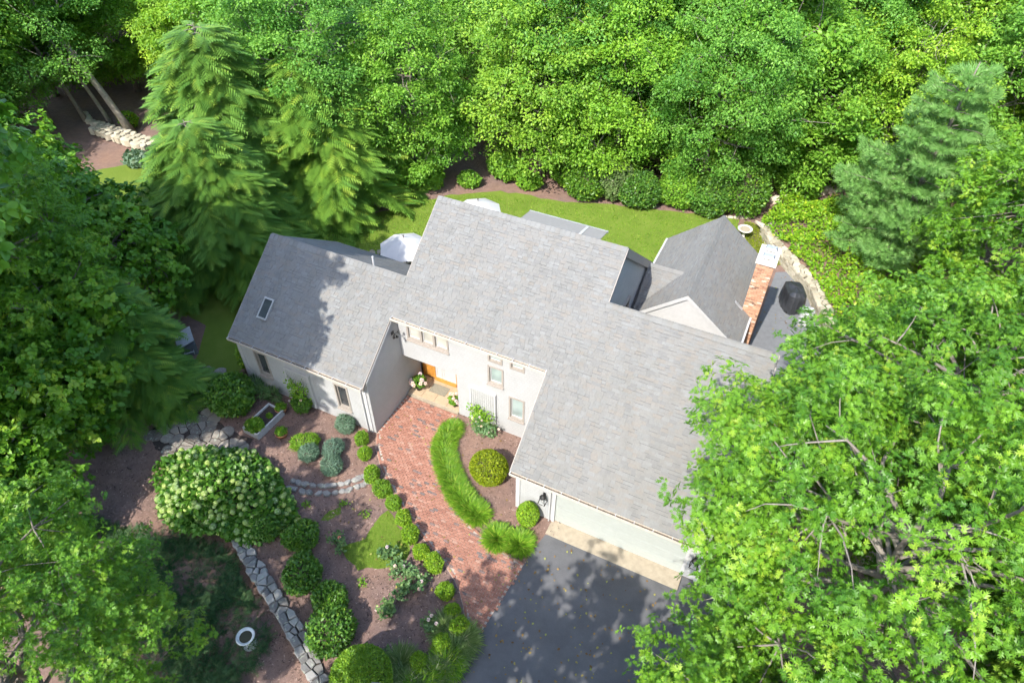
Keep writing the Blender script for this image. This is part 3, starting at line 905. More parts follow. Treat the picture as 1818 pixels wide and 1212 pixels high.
# skylight, vent pipe
sk = MB()
sx0, sx1, sy0, sy1 = -12.60, -12.10, 1.27, 2.02
n_ = Vector((0, -S, 1)).normalized()
def onroof(x, y, h): return (x, y - S * h * cosS, zr(y) + h * cosS)
def skbox(mb_, x0, x1, y0, y1, h0, h1):
    p = [onroof(*q) for q in ((x0, y0, h0), (x1, y0, h0), (x1, y1, h0), (x0, y1, h0), (x0, y0, h1), (x1, y0, h1), (x1, y1, h1), (x0, y1, h1))]
    mb_.add(p, [(0, 3, 2, 1), (4, 5, 6, 7), (0, 1, 5, 4), (1, 2, 6, 5), (2, 3, 7, 6), (3, 0, 4, 7)])
e = .06
skbox(sk, sx0, sx0 + e, sy0, sy1, -.02, .10); skbox(sk, sx1 - e, sx1, sy0, sy1, -.02, .10); skbox(sk, sx0 + e, sx1 - e, sy0, sy0 + e, -.02, .10); skbox(sk, sx0 + e, sx1 - e, sy1 - e, sy1, -.02, .10)
sko = sk.build('skylight', M['bronze'], house)
g_ = MB(); skbox(g_, sx0 + e - .01, sx1 - e + .01, sy0 + e - .01, sy1 - e + .01, .06, .085)
g_.build('pane', M['skyglass'], sko)
MB().tube([(-8.66, 4.45, zL - .5), (-8.66, 4.45, zL + .22)], .045, 10).build('vent_pipe', M['white'], house)

# chimney
cx0, cx1, cy0, cy1, cz = 5.43, 6.13, 11.35, 12.62, 5.72
ch = MB().box((cx0 + .03, cy0 + .03, 0), (cx1 - .03, cy1 - .03, cz - .01)).build('chimney', M['mortar'], house)
bb = MB()
z, row = .02, 0
while z < cz - .07:
    off = (row % 2) * .1
    for face in ('f', 'r', 'l'):
        a, b = (cx0, cx1) if face == 'f' else (cy0, cy1)
        q = a - off
        while q < b - .01:
            u0, u1 = max(q, a), min(q + .19, b)
            if u1 - u0 > .03:
                t = pyr.choices([.0, .2, .4, .55, .7, .9, 1.0], [.05, .14, .2, .22, .2, .14, .05])[0]
                pr_ = pyr.uniform(0, .006)
                if face == 'f': bb.box((u0 + .004, cy0 - pr_, z), (u1 - .004, cy0 + .05, z + .056), t)
                elif face == 'r': bb.box((cx1 - .05, u0 + .055, z), (cx1 + pr_, u1 + .04, z + .056), t)
                elif z > 2.6: bb.box((cx0 - pr_, u0 + .055, z), (cx0 + .05, u1 + .04, z + .056), t)
            q += .2
    z += .0675; row += 1
bb.build('bricks', M['chimbrick'], ch, kind='stuff')
MB().box((cx0 - .06, cy0 - .06, cz), (cx1 + .06, cy1 + .06, cz + .07)).prism([(cx0 - .02, cy0 - .02, cz + .07), (cx1 + .02, cy0 - .02, cz + .07), (cx1 + .02, cy1 + .02, cz + .07), (cx0 - .02, cy1 + .02, cz + .07)], (0, 0, .03)).build('cap', M['capstone'], ch)
for yy in (11.68, 12.28):
    f = MB(); xm = 5.80
    for sx_ in (-.17, .17):
        for sy_ in (-.13, .13): f.box((xm + sx_ - .01, yy + sy_ - .01, cz + .10), (xm + sx_ + .01, yy + sy_ + .01, cz + .22))
    f.add([(xm - .24, yy - .19, cz + .22), (xm + .24, yy - .19, cz + .22), (xm + .24, yy + .19, cz + .22), (xm - .24, yy + .19, cz + .22),
           (xm - .19, yy - .13, cz + .29), (xm + .19, yy - .13, cz + .29), (xm + .19, yy + .13, cz + .29), (xm - .19, yy + .13, cz + .29)],
          [(3, 2, 1, 0), (4, 5, 6, 7), (0, 1, 5, 4), (1, 2, 6, 5), (2, 3, 7, 6), (3, 0, 4, 7)])
    f.build('flue_cap', M['steel'], ch)
MB().prism([(5.05, 11.2, 3.56), (5.45, 11.2, 3.22), (5.45, 11.34, 3.22), (5.05, 11.34, 3.56)], (0, 0, .03)).build('flashing', M['steel'], ch)

# lanterns by the garage door
for x, z0 in ((1.12, 1.28), (6.74, 1.20)):
    l = MB()
    w0, w1, h = .075, .13, .30
    y0 = -.19
    for a, b in ((-1, -1), (1, -1), (1, 1), (-1, 1)):
        l.tube([(x + a * w1, y0 + b * w1, z0), (x + a * w0, y0 + b * w0, z0 + h)], .014, 4)
    for w_, zz in ((w1, z0), (w0, z0 + h)):
        c_ = [(x - w_, y0 - w_, zz), (x + w_, y0 - w_, zz), (x + w_, y0 + w_, zz), (x - w_, y0 + w_, zz), (x - w_, y0 - w_, zz)]
        for p_, q_ in zip(c_[:-1], c_[1:]): l.tube([p_, q_], .014, 4)
    l.lathe([(.13, z0 + h), (.10, z0 + h + .05), (.03, z0 + h + .10), (.0, z0 + h + .14)], (x, y0, 0), 8)
    l.box((x - .05, -.06, z0 + .1), (x + .05, -.002, z0 + .36)); l.tube([(x, -.05, z0 + h + .06), (x, y0, z0 + h + .09)], .016, 5)
    lo = l.build('wall_lantern', M['blackmetal'], house)
    MB().lathe([(.0, z0 + .02), (.025, z0 + .03), (.03, z0 + .14), (.0, z0 + .2)], (x, y0, 0), 8).build('bulb', M['white'], lo)
# floodlights on the shaded side wall
fl = MB().box((-6.80, 2.55, 4.02), (-6.76, 2.70, 4.16)).tube([(-6.76, 2.62, 4.09), (-6.68, 2.62, 4.09)], .02, 6)
for dy, dz in ((-.10, .05), (.10, .03), (.02, -.10)):
    fl.tube([(-6.68, 2.62, 4.09), (-6.62, 2.62 + dy, 4.09 + dz)], .015, 5)
    fl.tube([(-6.63, 2.62 + dy, 4.09 + dz), (-6.60, 2.60 + dy * 1.6, 4.07 + dz), (-6.55, 2.58 + dy * 1.9, 4.05 + dz)], [.03, .05, .06], 8)
fl.build('floodlight', M['blackmetal'], house)

# trellises
def trellis(x0, x1, z0, z1, y):
    t = MB()
    t.box((x0, y - .11, z0), (x0 + .08, y - .005, z1)); t.box((x1 - .08, y - .11, z0), (x1, y - .005, z1)); t.box((x0 + .08, y - .11, z1 - .08), (x1 - .08, y - .005, z1)); t.box((x0 + .08, y - .11, z0), (x1 - .08, y - .005, z0 + .08))
    o = t.build('trellis', M['white'], house)
    l = MB()
    x = x0 + .12
    while x < x1 - .1: l.box((x, y - .10, z0 + .08), (x + .042, y - .088, z1 - .08)); x += .10
    z = z0 + .11
    while z < z1 - .1: l.box((x0 + .08, y - .087, z), (x1 - .08, y - .075, z + .042)); z += .10
    l.build('lattice', M['white'], o)
trellis(-3.58, -2.38, .36, 2.16, 3.05)
trellis(-11.08, -9.80, .14, 2.14, .595)

# awning over the back terrace
aw = empty('awning', (-4.3, 11.75, 3.3), 0, 'flat grey canvas awning stretched out behind the main ridge', 'awning')
def rel(o, mbx):
    mbx.v = [(p[0] - o.location.x, p[1] - o.location.y, p[2] - o.location.z) for p in mbx.v]
    return mbx
rel(aw, MB().prism([(-6.45, 11.76, 3.25), (-2.15, 11.76, 3.25), (-2.1, 15.2, 2.5), (-6.5, 15.2, 2.5)], (0, 0, .03))).build('canvas', M['awning'], aw)
rel(aw, MB().box((-6.52, 15.2, 2.42), (-2.08, 15.27, 2.54))).build('front_bar', M['steel'], aw)
rel(aw, MB().box((-6.5, 11.755, 3.3), (-2.1, 11.9, 3.42))).build('cassette', M['white'], aw)
for x in (-3.25,):
    rel(aw, MB().prism([(x, 11.9, 3.30), (x + .16, 11.9, 3.30), (x + .16, 15.16, 2.55), (x, 15.16, 2.55)], (0, 0, .015))).build('stripe', M['white'], aw)
for x in (-6.2, -2.4):
    rel(aw, MB().tube([(x, 11.8, 3.0), (x, 13.6, 2.6), (x, 15.2, 2.46)], .03, 6)).build('arm', M['steel'], aw)

# ------------------------------------------------------------------ shrubs and garden plants
def ellip(rx, ry, rz, zc, seg=14, rings=8, lump=0.0, seed=0):
    r = random.Random(seed)
    ph = [r.uniform(0, 6.28) for _ in range(6)]
    vs_, fs_ = [], []
    for i in range(rings + 1):
        th = -math.pi / 2 * .75 + (math.pi / 2 * 1.75) * i / rings
        for k_ in range(seg):
            a = 2 * math.pi * k_ / seg
            m = 1 + lump * math.sin(2 * a + ph[0]) * math.cos(3 * th + ph[1])
            vs_.append((rx * math.cos(th) * math.cos(a) * m, ry * math.cos(th) * math.sin(a) * m, zc + rz * math.sin(th) * m))
    for i in range(rings):
        for k_ in range(seg):
            k2 = (k_ + 1) % seg
            fs_.append((i * seg + k_, i * seg + k2, (i + 1) * seg + k2, (i + 1) * seg + k_))
    return vs_, fs_
def lumps(d, r, amp, f=3.0):
    s_ = np.zeros(len(d))
    for i in range(5):
        w = r.normal(0, 1, 3); w /= np.linalg.norm(w)
        s_ += np.sin(d @ w * f * (1 + .5 * i) + r.uniform(0, 6.28)) / (1 + .35 * i)
    return 1 + amp * s_ / 2.2
def shrub_meshes(name, rx, ry, rz, n, ls, T, lump=.1, seed=0, zc=None, trim=False, egg=0.0, width=1.0, inner=.78):
    r = np.random.default_rng(seed)
    zc = rz * .92 if zc is None else zc
    d = sph(r, n, -.72)
    rad = lumps(d, r, lump) * (r.uniform(.93, 1.02, n) if trim else r.uniform(.74, 1.05, n))
    e = d * np.array([rx, ry, rz]) * rad[:, None]
    if egg: e[:, :2] *= (1 - egg * np.clip(e[:, 2:3] / rz, 0, 1) ** 1.5)
    P = e + np.array([0, 0, zc])
    P[:, 2] = np.maximum(P[:, 2], .02)
    D = d + r.normal(0, .75, (n, 3)) + np.array([0, 0, .25])
    N = d + r.normal(0, .45, (n, 3)) + np.array([0, 0, .3])
    P = P - nrm(D) * ls * .5
    me = leaf_mesh(name + '_foliage', P, D, N, ls * r.uniform(.7, 1.25, n), T, np.clip(r.normal(.45, .25, n), 0, 1), width)
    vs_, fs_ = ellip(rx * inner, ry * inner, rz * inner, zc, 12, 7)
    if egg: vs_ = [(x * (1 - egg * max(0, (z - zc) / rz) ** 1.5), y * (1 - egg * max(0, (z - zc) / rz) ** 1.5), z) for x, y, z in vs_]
    st = MB().add([(x, y, max(z, .0)) for x, y, z in vs_], fs_)  # added dark inner ellipsoid, closes the see-through gaps between leaves
    return me, st.mesh(name + '_inner_core', True)
def shrub(name, loc, rx, ry, rz, n, ls, T, mat, label, cat='shrub', group=None, rot=0.0, **kw):
    o = empty(name, (loc[0], loc[1], float(hgt(loc[0], loc[1])) if len(loc) < 3 else loc[2]), rot, label, cat, group)
    a, b = shrub_meshes(name, rx, ry, rz, n, ls, T, **kw)
    link('foliage', a, mat, o); link('stems_or_core', b, M['twig'], o)
    return o
ORD = ['first', 'second', 'third', 'fourth', 'fifth', 'sixth', 'seventh', 'eighth', 'ninth', 'tenth', 'eleventh', 'twelfth', 'thirteenth', 'fourteenth']

# clipped boxwoods along the left side of the walk
BX = [(-7.06, -.08, .30), (-6.51, -.64, .29), (-5.64, -1.40, .33), (-4.93, -1.75, .37), (-4.20, -2.12, .31), (-3.51, -2.52, .32), (-2.89, -3.0, .34), (-2.20, -3.36, .30), (-1.51, -3.57, .34), (-.69, -4.28, .32), (-.12, -4.78, .28), (.35, -5.16, .32), (.10, -5.88, .33), (-.22, -6.73, .32)]
bxm = [shrub_meshes('boxwood', 1, .95, 1, 2600, .19, T_LEAF, lump=.17, seed=40 + i, inner=.62) for i in range(3)]
for i, (x, y, r_) in enumerate(BX):
    where = 'clipped round boxwood, %s from the house in the row along the walk' % ORD[i]
    if i >= 12: where = ['round boxwood among the pale grasses beside the driveway', 'bottommost round boxwood behind the pale driveway grasses'][i - 12]
    o = empty('boxwood', (x, y, 0), pyr.uniform(0, 6), where, 'boxwood', 'boxwoods along the brick walk')
    o.scale = (r_, r_, r_ * pyr.uniform(.95, 1.15))
    a, b = bxm[i % 3]
    link('foliage', a, M['boxwood'], o); link('stems_or_core', b, M['twig'], o)

shrub('golden_shrub', (-1.57, .72), .74, .74, .66, 6500, .085, T_LEAF, M['gold'], 'large round golden green clipped shrub between the walk and the garage', lump=.05, seed=5, trim=True, zc=.6)
shrub('clipped_evergreen', (.66, -.42), .42, .42, .62, 4200, .07, T_LEAF, M['boxwood'], 'egg shaped clipped evergreen against the garage wall by the lantern', lump=.03, seed=6, trim=True, egg=.35, zc=.52)
shrub('clipped_conifer', (-1.42, -8.05, -.05), .95, .95, 1.15, 15000, .085, T_LEAF, M['boxwood'], 'big cone shaped bright green evergreen at the bottom edge', lump=.04, seed=8, trim=True, egg=.5, zc=1.0, inner=.86)

RH = [(-7.85, -5.0, .62, 'dark shrub tucked under the right end of the hydrangea'), (-6.37, -4.85, .62, 'dark green shrub between the hydrangea and the orange rose'), (-5.36, -5.98, .72, 'dark green shrub with a single pink bloom by the stone wall'),
      (-3.98, -6.3, .62, 'dark green shrub halfway down the stone wall, below the pink bloom'), (-3.2, -7.2, .82, 'largest dark green shrub, just above the cone shaped evergreen')]
for i, (x, y, r_, lb) in enumerate(RH):
    shrub('garden_shrub', (x, y), r_, r_ * .92, r_ * .8, 2600, .13, T_LEAF, M['dark'], lb, 'shrub', 'dark shrubs beside the stone wall', rot=i, lump=.14, seed=60 + i, inner=.7)
shrub('leafy_shrub', (-13.3, -.85), 1.05, .95, .75, 5200, .17, T_LEAF, M['dark'], 'wide dark leafy shrub between the flagstone path and the left wing', lump=.12, seed=70, inner=.72)
shrub('yellow_green_shrub', (-14.1, 1.4), .5, .7, .8, 1500, .14, T_LEAF, M['boxwood'], 'small yellow green shrub at the left corner of the house', lump=.2, seed=71)
BL = [(-8.58, -1.62, .42, .40, .32, 'low round blue green plant left of the blue green drift'), (-7.80, -1.0, .40, .48, .34, 'blue green plant at the upper end of the drift'), (-7.35, -1.72, .44, .46, .36, 'blue green plant at the lower end of the drift'),
      (-8.06, .18, .42, .36, .42, 'rounded blue green plant against the front wall near the corner')]
for i, (x, y, a, b, c_, lb) in enumerate(BL):
    shrub('blue_green_plant', (x, y), a, b, c_, 2200, .13, T_BLADE, M['blue'], lb, 'plant', 'blue green garden plants', lump=.1, seed=80 + i, width=1.7)
shrub('bright_green_plant', (-9.05, -1.2), .62, .42, .28, 1800, .16, T_BLADE, M['grass'], 'bright green feathery plant beside the blue green ones', 'plant', rot=.7, lump=.15, seed=86, width=1.4)
shrub('wall_shrub', (-10.35, .25), .42, .32, .45, 1300, .12, T_LEAF, M['dark'], 'dark shrub at the foot of the left wing trellis', lump=.2, seed=87)
for i, (x, y, lb) in enumerate(((-12.4, .1, 'thin straggly plant under the left wing window'), (-11.9, .2, 'thin straggly plant between the window and the trellis'), (-13.0, .3, 'loose grassy plant by the left corner of the front wall'))):
    shrub('wispy_plant', (x, y), .45, .3, .4, 260, .3, T_BLADE, M['sage'], lb, 'plant', lump=.3, seed=88 + i, inner=.2, width=.8)

# grasses
def grass_clump(name, loc, r_, h, n, mat, label, seed, group=None, cat='grass clump'):
    r = np.random.default_rng(seed)
    a = r.uniform(0, 6.28, n); q = np.sqrt(r.uniform(0, 1, n))
    P = np.stack([np.cos(a) * q * r_ * .55, np.sin(a) * q * r_ * .55, np.zeros(n)], 1)
    out = np.stack([np.cos(a), np.sin(a), np.zeros(n)], 1) + r.normal(0, .35, (n, 3)) * np.array([1, 1, 0])
    D = out * (q * .75 + .12)[:, None] + np.array([0, 0, 1.0]) * r.uniform(.5, 1.0, n)[:, None]
    N = -out + np.array([0, 0, .6]) + r.normal(0, .3, (n, 3))
    me = leaf_mesh('grass_clump', P, D, N, h * r.uniform(.6, 1.2, n), T_BLADE, np.clip(r.normal(.5, .28, n), 0, 1), .75)
    o = link(name, me, mat)
    o.location = (loc[0], loc[1], float(hgt(*loc[:2])) if len(loc) < 3 else loc[2])
    return tag(o, label, cat, group)
LI = [(-4.02, 2.12), (-4.0, 1.75), (-3.95, 1.35), (-3.78, .98), (-3.52, .66), (-3.22, .32), (-2.9, -.0), (-2.55, -.30), (-2.2, -.55), (-1.85, -.78), (-1.5, -.95), (-1.15, -1.05)]
for i, (x, y) in enumerate(LI):
    grass_clump('grass_clump', (x, y), .44, .38 + .006 * i, 1500, M['grass'], 'green grassy clump, %s from the house in the curved band beside the walk' % ORD[i], 100 + i, 'grass clumps in the band beside the walk')
for i, (x, y, lb) in enumerate(((.0, -1.60, 'left one of the two separate grass clumps by the driveway corner'), (.78, -1.45, 'right one of the two separate grass clumps, touching the driveway'))):
    grass_clump('grass_clump', (x, y), .5, .46, 1900, M['grass'], lb, 130 + i, 'grass clumps by the driveway corner')
for i, (x, y, m_, lb) in enumerate(((.62, -5.45, 'palegrass', 'pale grass tuft at the bottom tip of the brick walk'), (.58, -5.9, 'palegrass', 'pale grass tuft beside the lower driveway edge'), (.52, -6.35, 'grass', 'green grass tuft beside the lower driveway edge'), (.35, -6.8, 'palegrass', 'pale grass tuft at the bottom edge by the driveway'), (.15, -7.25, 'grass', 'lowest green grass tuft at the bottom edge'), (.0, -5.35, 'palegrass', 'thin dry grass tuft above the lower boxwood'), (-.75, -7.0, 'palegrass', 'sparse grass tuft in the mulch right of the cone evergreen'), (-.3, -7.4, 'palegrass', 'grass tuft at the bottom edge right of the cone evergreen'))):
    grass_clump('grass_clump', (x, y), .5, .55, 1100, M[m_], lb, 140 + i, 'grasses at the lower driveway edge')

# roses and small bed plants
def rose(loc, r_, h, n, lb, flowers=(), seed=0, mat='sage', fm='pink', ls=.1):
    r = np.random.default_rng(seed)
    o = empty('rose_bush', (loc[0], loc[1], 0), 0, lb, 'rose bush', None)
    st = MB()
    Ps = []
    for i in range(9):
        a = r.uniform(0, 6.28); q = r.uniform(.3, 1) * r_
        tip = (math.cos(a) * q, math.sin(a) * q, h * r.uniform(.6, 1.05))
        mid = (tip[0] * .4, tip[1] * .4, tip[2] * .55)
        st.tube([(0, 0, 0), mid, tip], [.012, .009, .005], 4)
        for t in np.linspace(.35, 1, max(3, n // 9)):
            p = np.array(mid) * (1 - t) + np.array(tip) * t + r.normal(0, .07, 3)
            Ps.append(p)
    P = np.array(Ps); k_ = len(P)
    d = r.normal(0, 1, (k_, 3)) * np.array([1, 1, .5])
    link('foliage', leaf_mesh('rose_foliage', P, d, np.array([0, 0, 1.]) + r.normal(0, .4, (k_, 3)), ls * r.uniform(.7, 1.3, k_), T_BROAD, np.clip(r.normal(.45, .25, k_), 0, 1)), M[mat], o)
    st.build('stems_or_core', M['twig'], o)
    for (fx, fy, fz) in flowers:
        f = bloom(.055, seed + 1); f2 = link('bloom', f, M[fm], o); f2.location = (fx, fy, fz)
    return o
bloom_cache = {}
def bloom(rad, seed, n=26):
    key = (round(rad, 3), seed % 3, n)
    if key not in bloom_cache:
        r = np.random.default_rng(seed)
        d = sph(r, n, -.3)
        bloom_cache[key] = leaf_mesh('bloom', d * rad * .35, d + r.normal(0, .3, (n, 3)), np.array([0, 0, 1.]) + d * .5, np.full(n, rad * .9), T_BROAD, np.clip(r.normal(.5, .3, n), 0, 1), 1.5)
    return bloom_cache[key]
rose((-3.1, -4.0), .45, .6, 260, 'rose bush with a white bloom in the small front lawn', [(-.15, .1, .62)], 1, 'sage', 'blush')
rose((-5.1, -4.45), .4, .5, 200, 'rose bush with an orange bloom left of the small front lawn', [(.05, .15, .52)], 2)
rose((-2.45, -4.35), .42, .55, 260, 'leafy rose bush right of the small lawn, upper of a pair', [(.1, .1, .55), (-.2, 0, .5)], 3, 'sage', 'blush')
rose((-1.75, -4.5), .5, .6, 330, 'wide dusty green rose bush beside the row of boxwoods', [(.25, .05, .55), (.3, -.2, .5)], 4, 'sage', 'blush')
rose((-1.95, -4.95), .35, .45, 200, 'low rose bush just below the dusty green one', [], 5)
rose((-2.1, -5.75), .4, .6, 280, 'rose bush with a yellow bloom in the middle of the mulch', [(-.3, -.15, .35)], 6, 'sage', 'yellow')
rose((-.5, -5.45), .3, .5, 150, 'small rose bush with three salmon pink blooms near the walk', [(-.08, .12, .55), (-.12, -.02, .5), (.16, 0, .45)], 7, 'sage', 'pink')
rose((-1.35, -6.95), .28, .25, 110, 'low green plant behind the top of the cone evergreen', [], 8)
for i, (x, y, lb) in enumerate(((-7.25, -3.5, 'tiny yellow green seedling nearest the hydrangea'), (-6.0, -2.95, 'tiny plant between the hydrangea and the stone edging'), (-5.0, -2.95, 'tiny plant with pale bloom above the front lawn'), (-3.5, -5.2, 'tiny pale plant in the sunlit mulch'))):
    rose((x, y), .16, .16, 60, lb, [], 10 + i, 'grass', 'pink', .07)

# hydrangea with its flower heads
HC, HR = (-10.45, -4.62), (2.95, 1.72, 1.22)
hy = empty('hydrangea', (HC[0], HC[1], 0), 0, 'huge hydrangea mound covered in round greenish white flower heads', 'hydrangea')
r = np.random.default_rng(21)
d = sph(r, 9000, -.45)
hyr = np.random.default_rng(22)
rad = lumps(d, hyr, .2, 3.2) * r.uniform(.80, 1.0, len(d))
P = d * np.array(HR) * rad[:, None]; P[:, 2] = np.abs(P[:, 2]) * 1.0 + .02
link('foliage', leaf_mesh('hydrangea_foliage', P, d + r.normal(0, .7, d.shape), d * .6 + np.array([0, 0, .8]) + r.normal(0, .35, d.shape), r.uniform(.13, .24, len(d)), T_BROAD, np.clip(r.normal(.42, .25, len(d)), 0, 1)), M['hydleaf'], hy)
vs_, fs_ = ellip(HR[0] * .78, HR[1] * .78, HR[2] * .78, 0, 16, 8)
MB().add([(x, y, max(0, z)) for x, y, z in vs_], fs_).build('stems_or_core', M['twig'], hy, True)  # added dark core under the leaves, blocks the view through the mound
def head_mesh(seed):
    r = np.random.default_rng(seed)
    n = 70
    d = sph(r, n, -.6)
    tang = r.normal(0, 1, (n, 3))
    V, F = T_LEAF
    P = d * .86; D = nrm(np.cross(d, tang)); B = nrm(np.cross(d, D))
    P = P - D * .2
    X = P[:, None] + .42 * (V[None, :, 0, None] * D[:, None] + 1.5 * V[None, :, 1, None] * B[:, None] + V[None, :, 2, None] * d[:, None])
    b = MB()
    for x in X: b.add([tuple(q) for q in x], [(0, 2, 1), (0, 3, 2)], float(np.clip(r.normal(.55, .3), 0, 1)))
    vs_, fs_ = ellip(.88, .88, .88, 0, 10, 6)
    b.add([tuple(np.array(v) * r.uniform(.9, 1.05)) for v in vs_], fs_, .35)
    return b.mesh('flower_head')
hm = [head_mesh(s_) for s_ in (1, 2, 3)]
hcore = None
taken = []
k_ = 0
hyr2 = np.random.default_rng(22)
cand = sph(r, 2500, -.12)
crad = lumps(cand, hyr2, .2, 3.2)
for q, w in zip(cand, crad):
    p = q * np.array(HR) * w
    p[2] = abs(p[2])
    if r.random() < .5 * (1 + math.sin(2.1 * p[0] + 1.0) * math.sin(2.7 * p[1] + p[0])): continue
    if p[0] < -1.2 and r.random() < .35: continue
    rr_ = r.uniform(.08, .165)
    if any((p[0] - t[0]) ** 2 + (p[1] - t[1]) ** 2 + (p[2] - t[2]) ** 2 < (.62 * (rr_ + t[3])) ** 2 for t in taken): continue
    taken.append((*p, rr_))
    o = link('flower_head', hm[k_ % 3], M['head'], hy)
    o.location = p * r.uniform(.93, 1.05) + np.array([0, 0, .03]); o.scale = (rr_, rr_, rr_ * .8); o.rotation_euler = (r.uniform(-.5, .5), r.uniform(-.5, .5), r.uniform(0, 6))
    k_ += 1
    if k_ >= 270: break

# ------------------------------------------------------------------ stones
def clip_poly(poly, a, b, c):
    """keep a*x + b*y <= c"""
    out = []
    for i in range(len(poly)):
        p, q = poly[i], poly[(i + 1) % len(poly)]
        dp, dq = a * p[0] + b * p[1] - c, a * q[0] + b * q[1] - c
        if dp <= 0: out.append(p)
        if (dp < 0 < dq) or (dq < 0 < dp):
            t = dp / (dp - dq)
            out.append((p[0] + (q[0] - p[0]) * t, p[1] + (q[1] - p[1]) * t))
    return out
def voronoi(seeds, gap=.03, box_=.9, count=None):
    cells = []
    for i, (x, y) in enumerate(seeds[:count]):
        poly = [(x + box_ * math.cos(2 * math.pi * k_ / 10), y + box_ * math.sin(2 * math.pi * k_ / 10)) for k_ in range(10)]
        for j, (u, v) in enumerate(seeds):
            if i == j or abs(u - x) > 2 * box_ or abs(v - y) > 2 * box_: continue
            a, b = u - x, v - y
            L = math.hypot(a, b)
            poly = clip_poly(poly, a / L, b / L, (a * (x + u) / 2 + b * (y + v) / 2) / L - gap / 2)
            if len(poly) < 3: break
        if len(poly) >= 3: cells.append(poly)
    return cells
def stone_piece(name, poly, z0, z1, mat, parent, bev=.02, t=None, jig=.02):
    n = len(poly)
    cx, cy = sum(p[0] for p in poly) / n, sum(p[1] for p in poly) / n
    tl = (pyr.uniform(-.03, .03), pyr.uniform(-.03, .03))
    def q(p, s_, z): return (cx + (p[0] - cx) * s_, cy + (p[1] - cy) * s_, z + tl[0] * (p[0] - cx) + tl[1] * (p[1] - cy))
    size = max(.05, sum(math.hypot(p[0] - cx, p[1] - cy) for p in poly) / n)
    poly = [(p[0] + pyr.uniform(-jig, jig), p[1] + pyr.uniform(-jig, jig)) for p in poly]
    rings = [[q(p, 1, z0) for p in poly], [q(p, 1, z1 - bev) for p in poly], [q(p, max(.4, 1 - bev / size), z1) for p in poly]]
    vs_ = [v for rg in rings for v in rg]
    fs_ = [tuple(range(2 * n, 3 * n))]
    for a in range(2):
        for i in range(n):
            j = (i + 1) % n
            fs_.append((a * n + i, a * n + j, (a + 1) * n + j, (a + 1) * n + i))
    return MB().add(vs_, fs_, pyr.random() if t is None else t).build(name, mat, parent)
def blob(cx, cy, rx, ry, rot, n=8):
    return [(cx + math.cos(rot) * rx * math.cos(a) * m - math.sin(rot) * ry * math.sin(a) * m, cy + math.sin(rot) * rx * math.cos(a) * m + math.cos(rot) * ry * math.sin(a) * m)
            for a, m in ((2 * math.pi * i / n, pyr.uniform(.82, 1.12)) for i in range(n))]
PATHP = [(-16.4, .5), (-15.2, .5), (-14.5, -.6), (-13.9, -1.7), (-12.8, -2.0), (-11.3, -1.95), (-11.0, -2.7), (-12.3, -3.3), (-13.6, -4.3), (-15.3, -3.7), (-15.8, -2.4), (-15.4, -1.2)]
fpath = sheet('flagstone_path', wobble(PATHP, .1, .4, 9), .004, M['soil'])
seeds = []
for a in np.arange(-16.3, -10.9, .43):
    for b in np.arange(-4.3, .6, .39):
        x, y = a + pyr.uniform(-.25, .25), b + pyr.uniform(-.22, .22)
        if inpoly([x], [y], PATHP)[0]: seeds.append((x, y))
for c_ in voronoi(seeds, .03, .3): stone_piece('flagstone', c_, 0, .035 + pyr.uniform(0, .02), M['flag'], fpath, .012)
edge = empty('stone_edging', (-7.2, -2.6, 0), 0, 'curved double row of grey cobbles across the mulch bed', 'stone edging')
ec = [(-8.55, -3.05), (-8.0, -2.98), (-7.4, -2.82), (-6.85, -2.55), (-6.4, -2.2), (-6.05, -1.8), (-5.85, -1.45)]
for (x0, y0), (x1, y1) in zip(ec[:-1], ec[1:]):
    a = math.atan2(y1 - y0, x1 - x0)
    for k_ in range(2):
        for off in (-.17, .17):
            t = (k_ + .5) / 2 + pyr.uniform(-.08, .08)
            px, py = x0 + (x1 - x0) * t - math.sin(a) * off, y0 + (y1 - y0) * t + math.cos(a) * off
            o = stone_piece('cobble', blob(px + 7.2, py + 2.6, pyr.uniform(.13, .19), pyr.uniform(.11, .15), a + pyr.uniform(-.4, .4)), -.02, pyr.uniform(.07, .12), M['rock'], edge, .04, pyr.uniform(.4, 1))
wrow = empty('white_stone_edging', (-16, -.8, 0), 0, 'crooked line of small whitish stones left of the flagstone path', 'stone edging')
wc = [(-16.9, -.45), (-16.4, -.1), (-16.1, -.05), (-15.95, -.35), (-15.8, -.7), (-15.75, -1.05), (-15.75, -1.4), (-15.85, -1.75)]
for (x0, y0), (x1, y1) in zip(wc[:-1], wc[1:]):
    for t in (.2, .7):
        stone_piece('edging_stone', blob(x0 + (x1 - x0) * t + 16, y0 + (y1 - y0) * t + .8, .14, .10, pyr.uniform(0, 3), 7), -.02, .14, M['tanrock'], wrow, .05, 1.0)
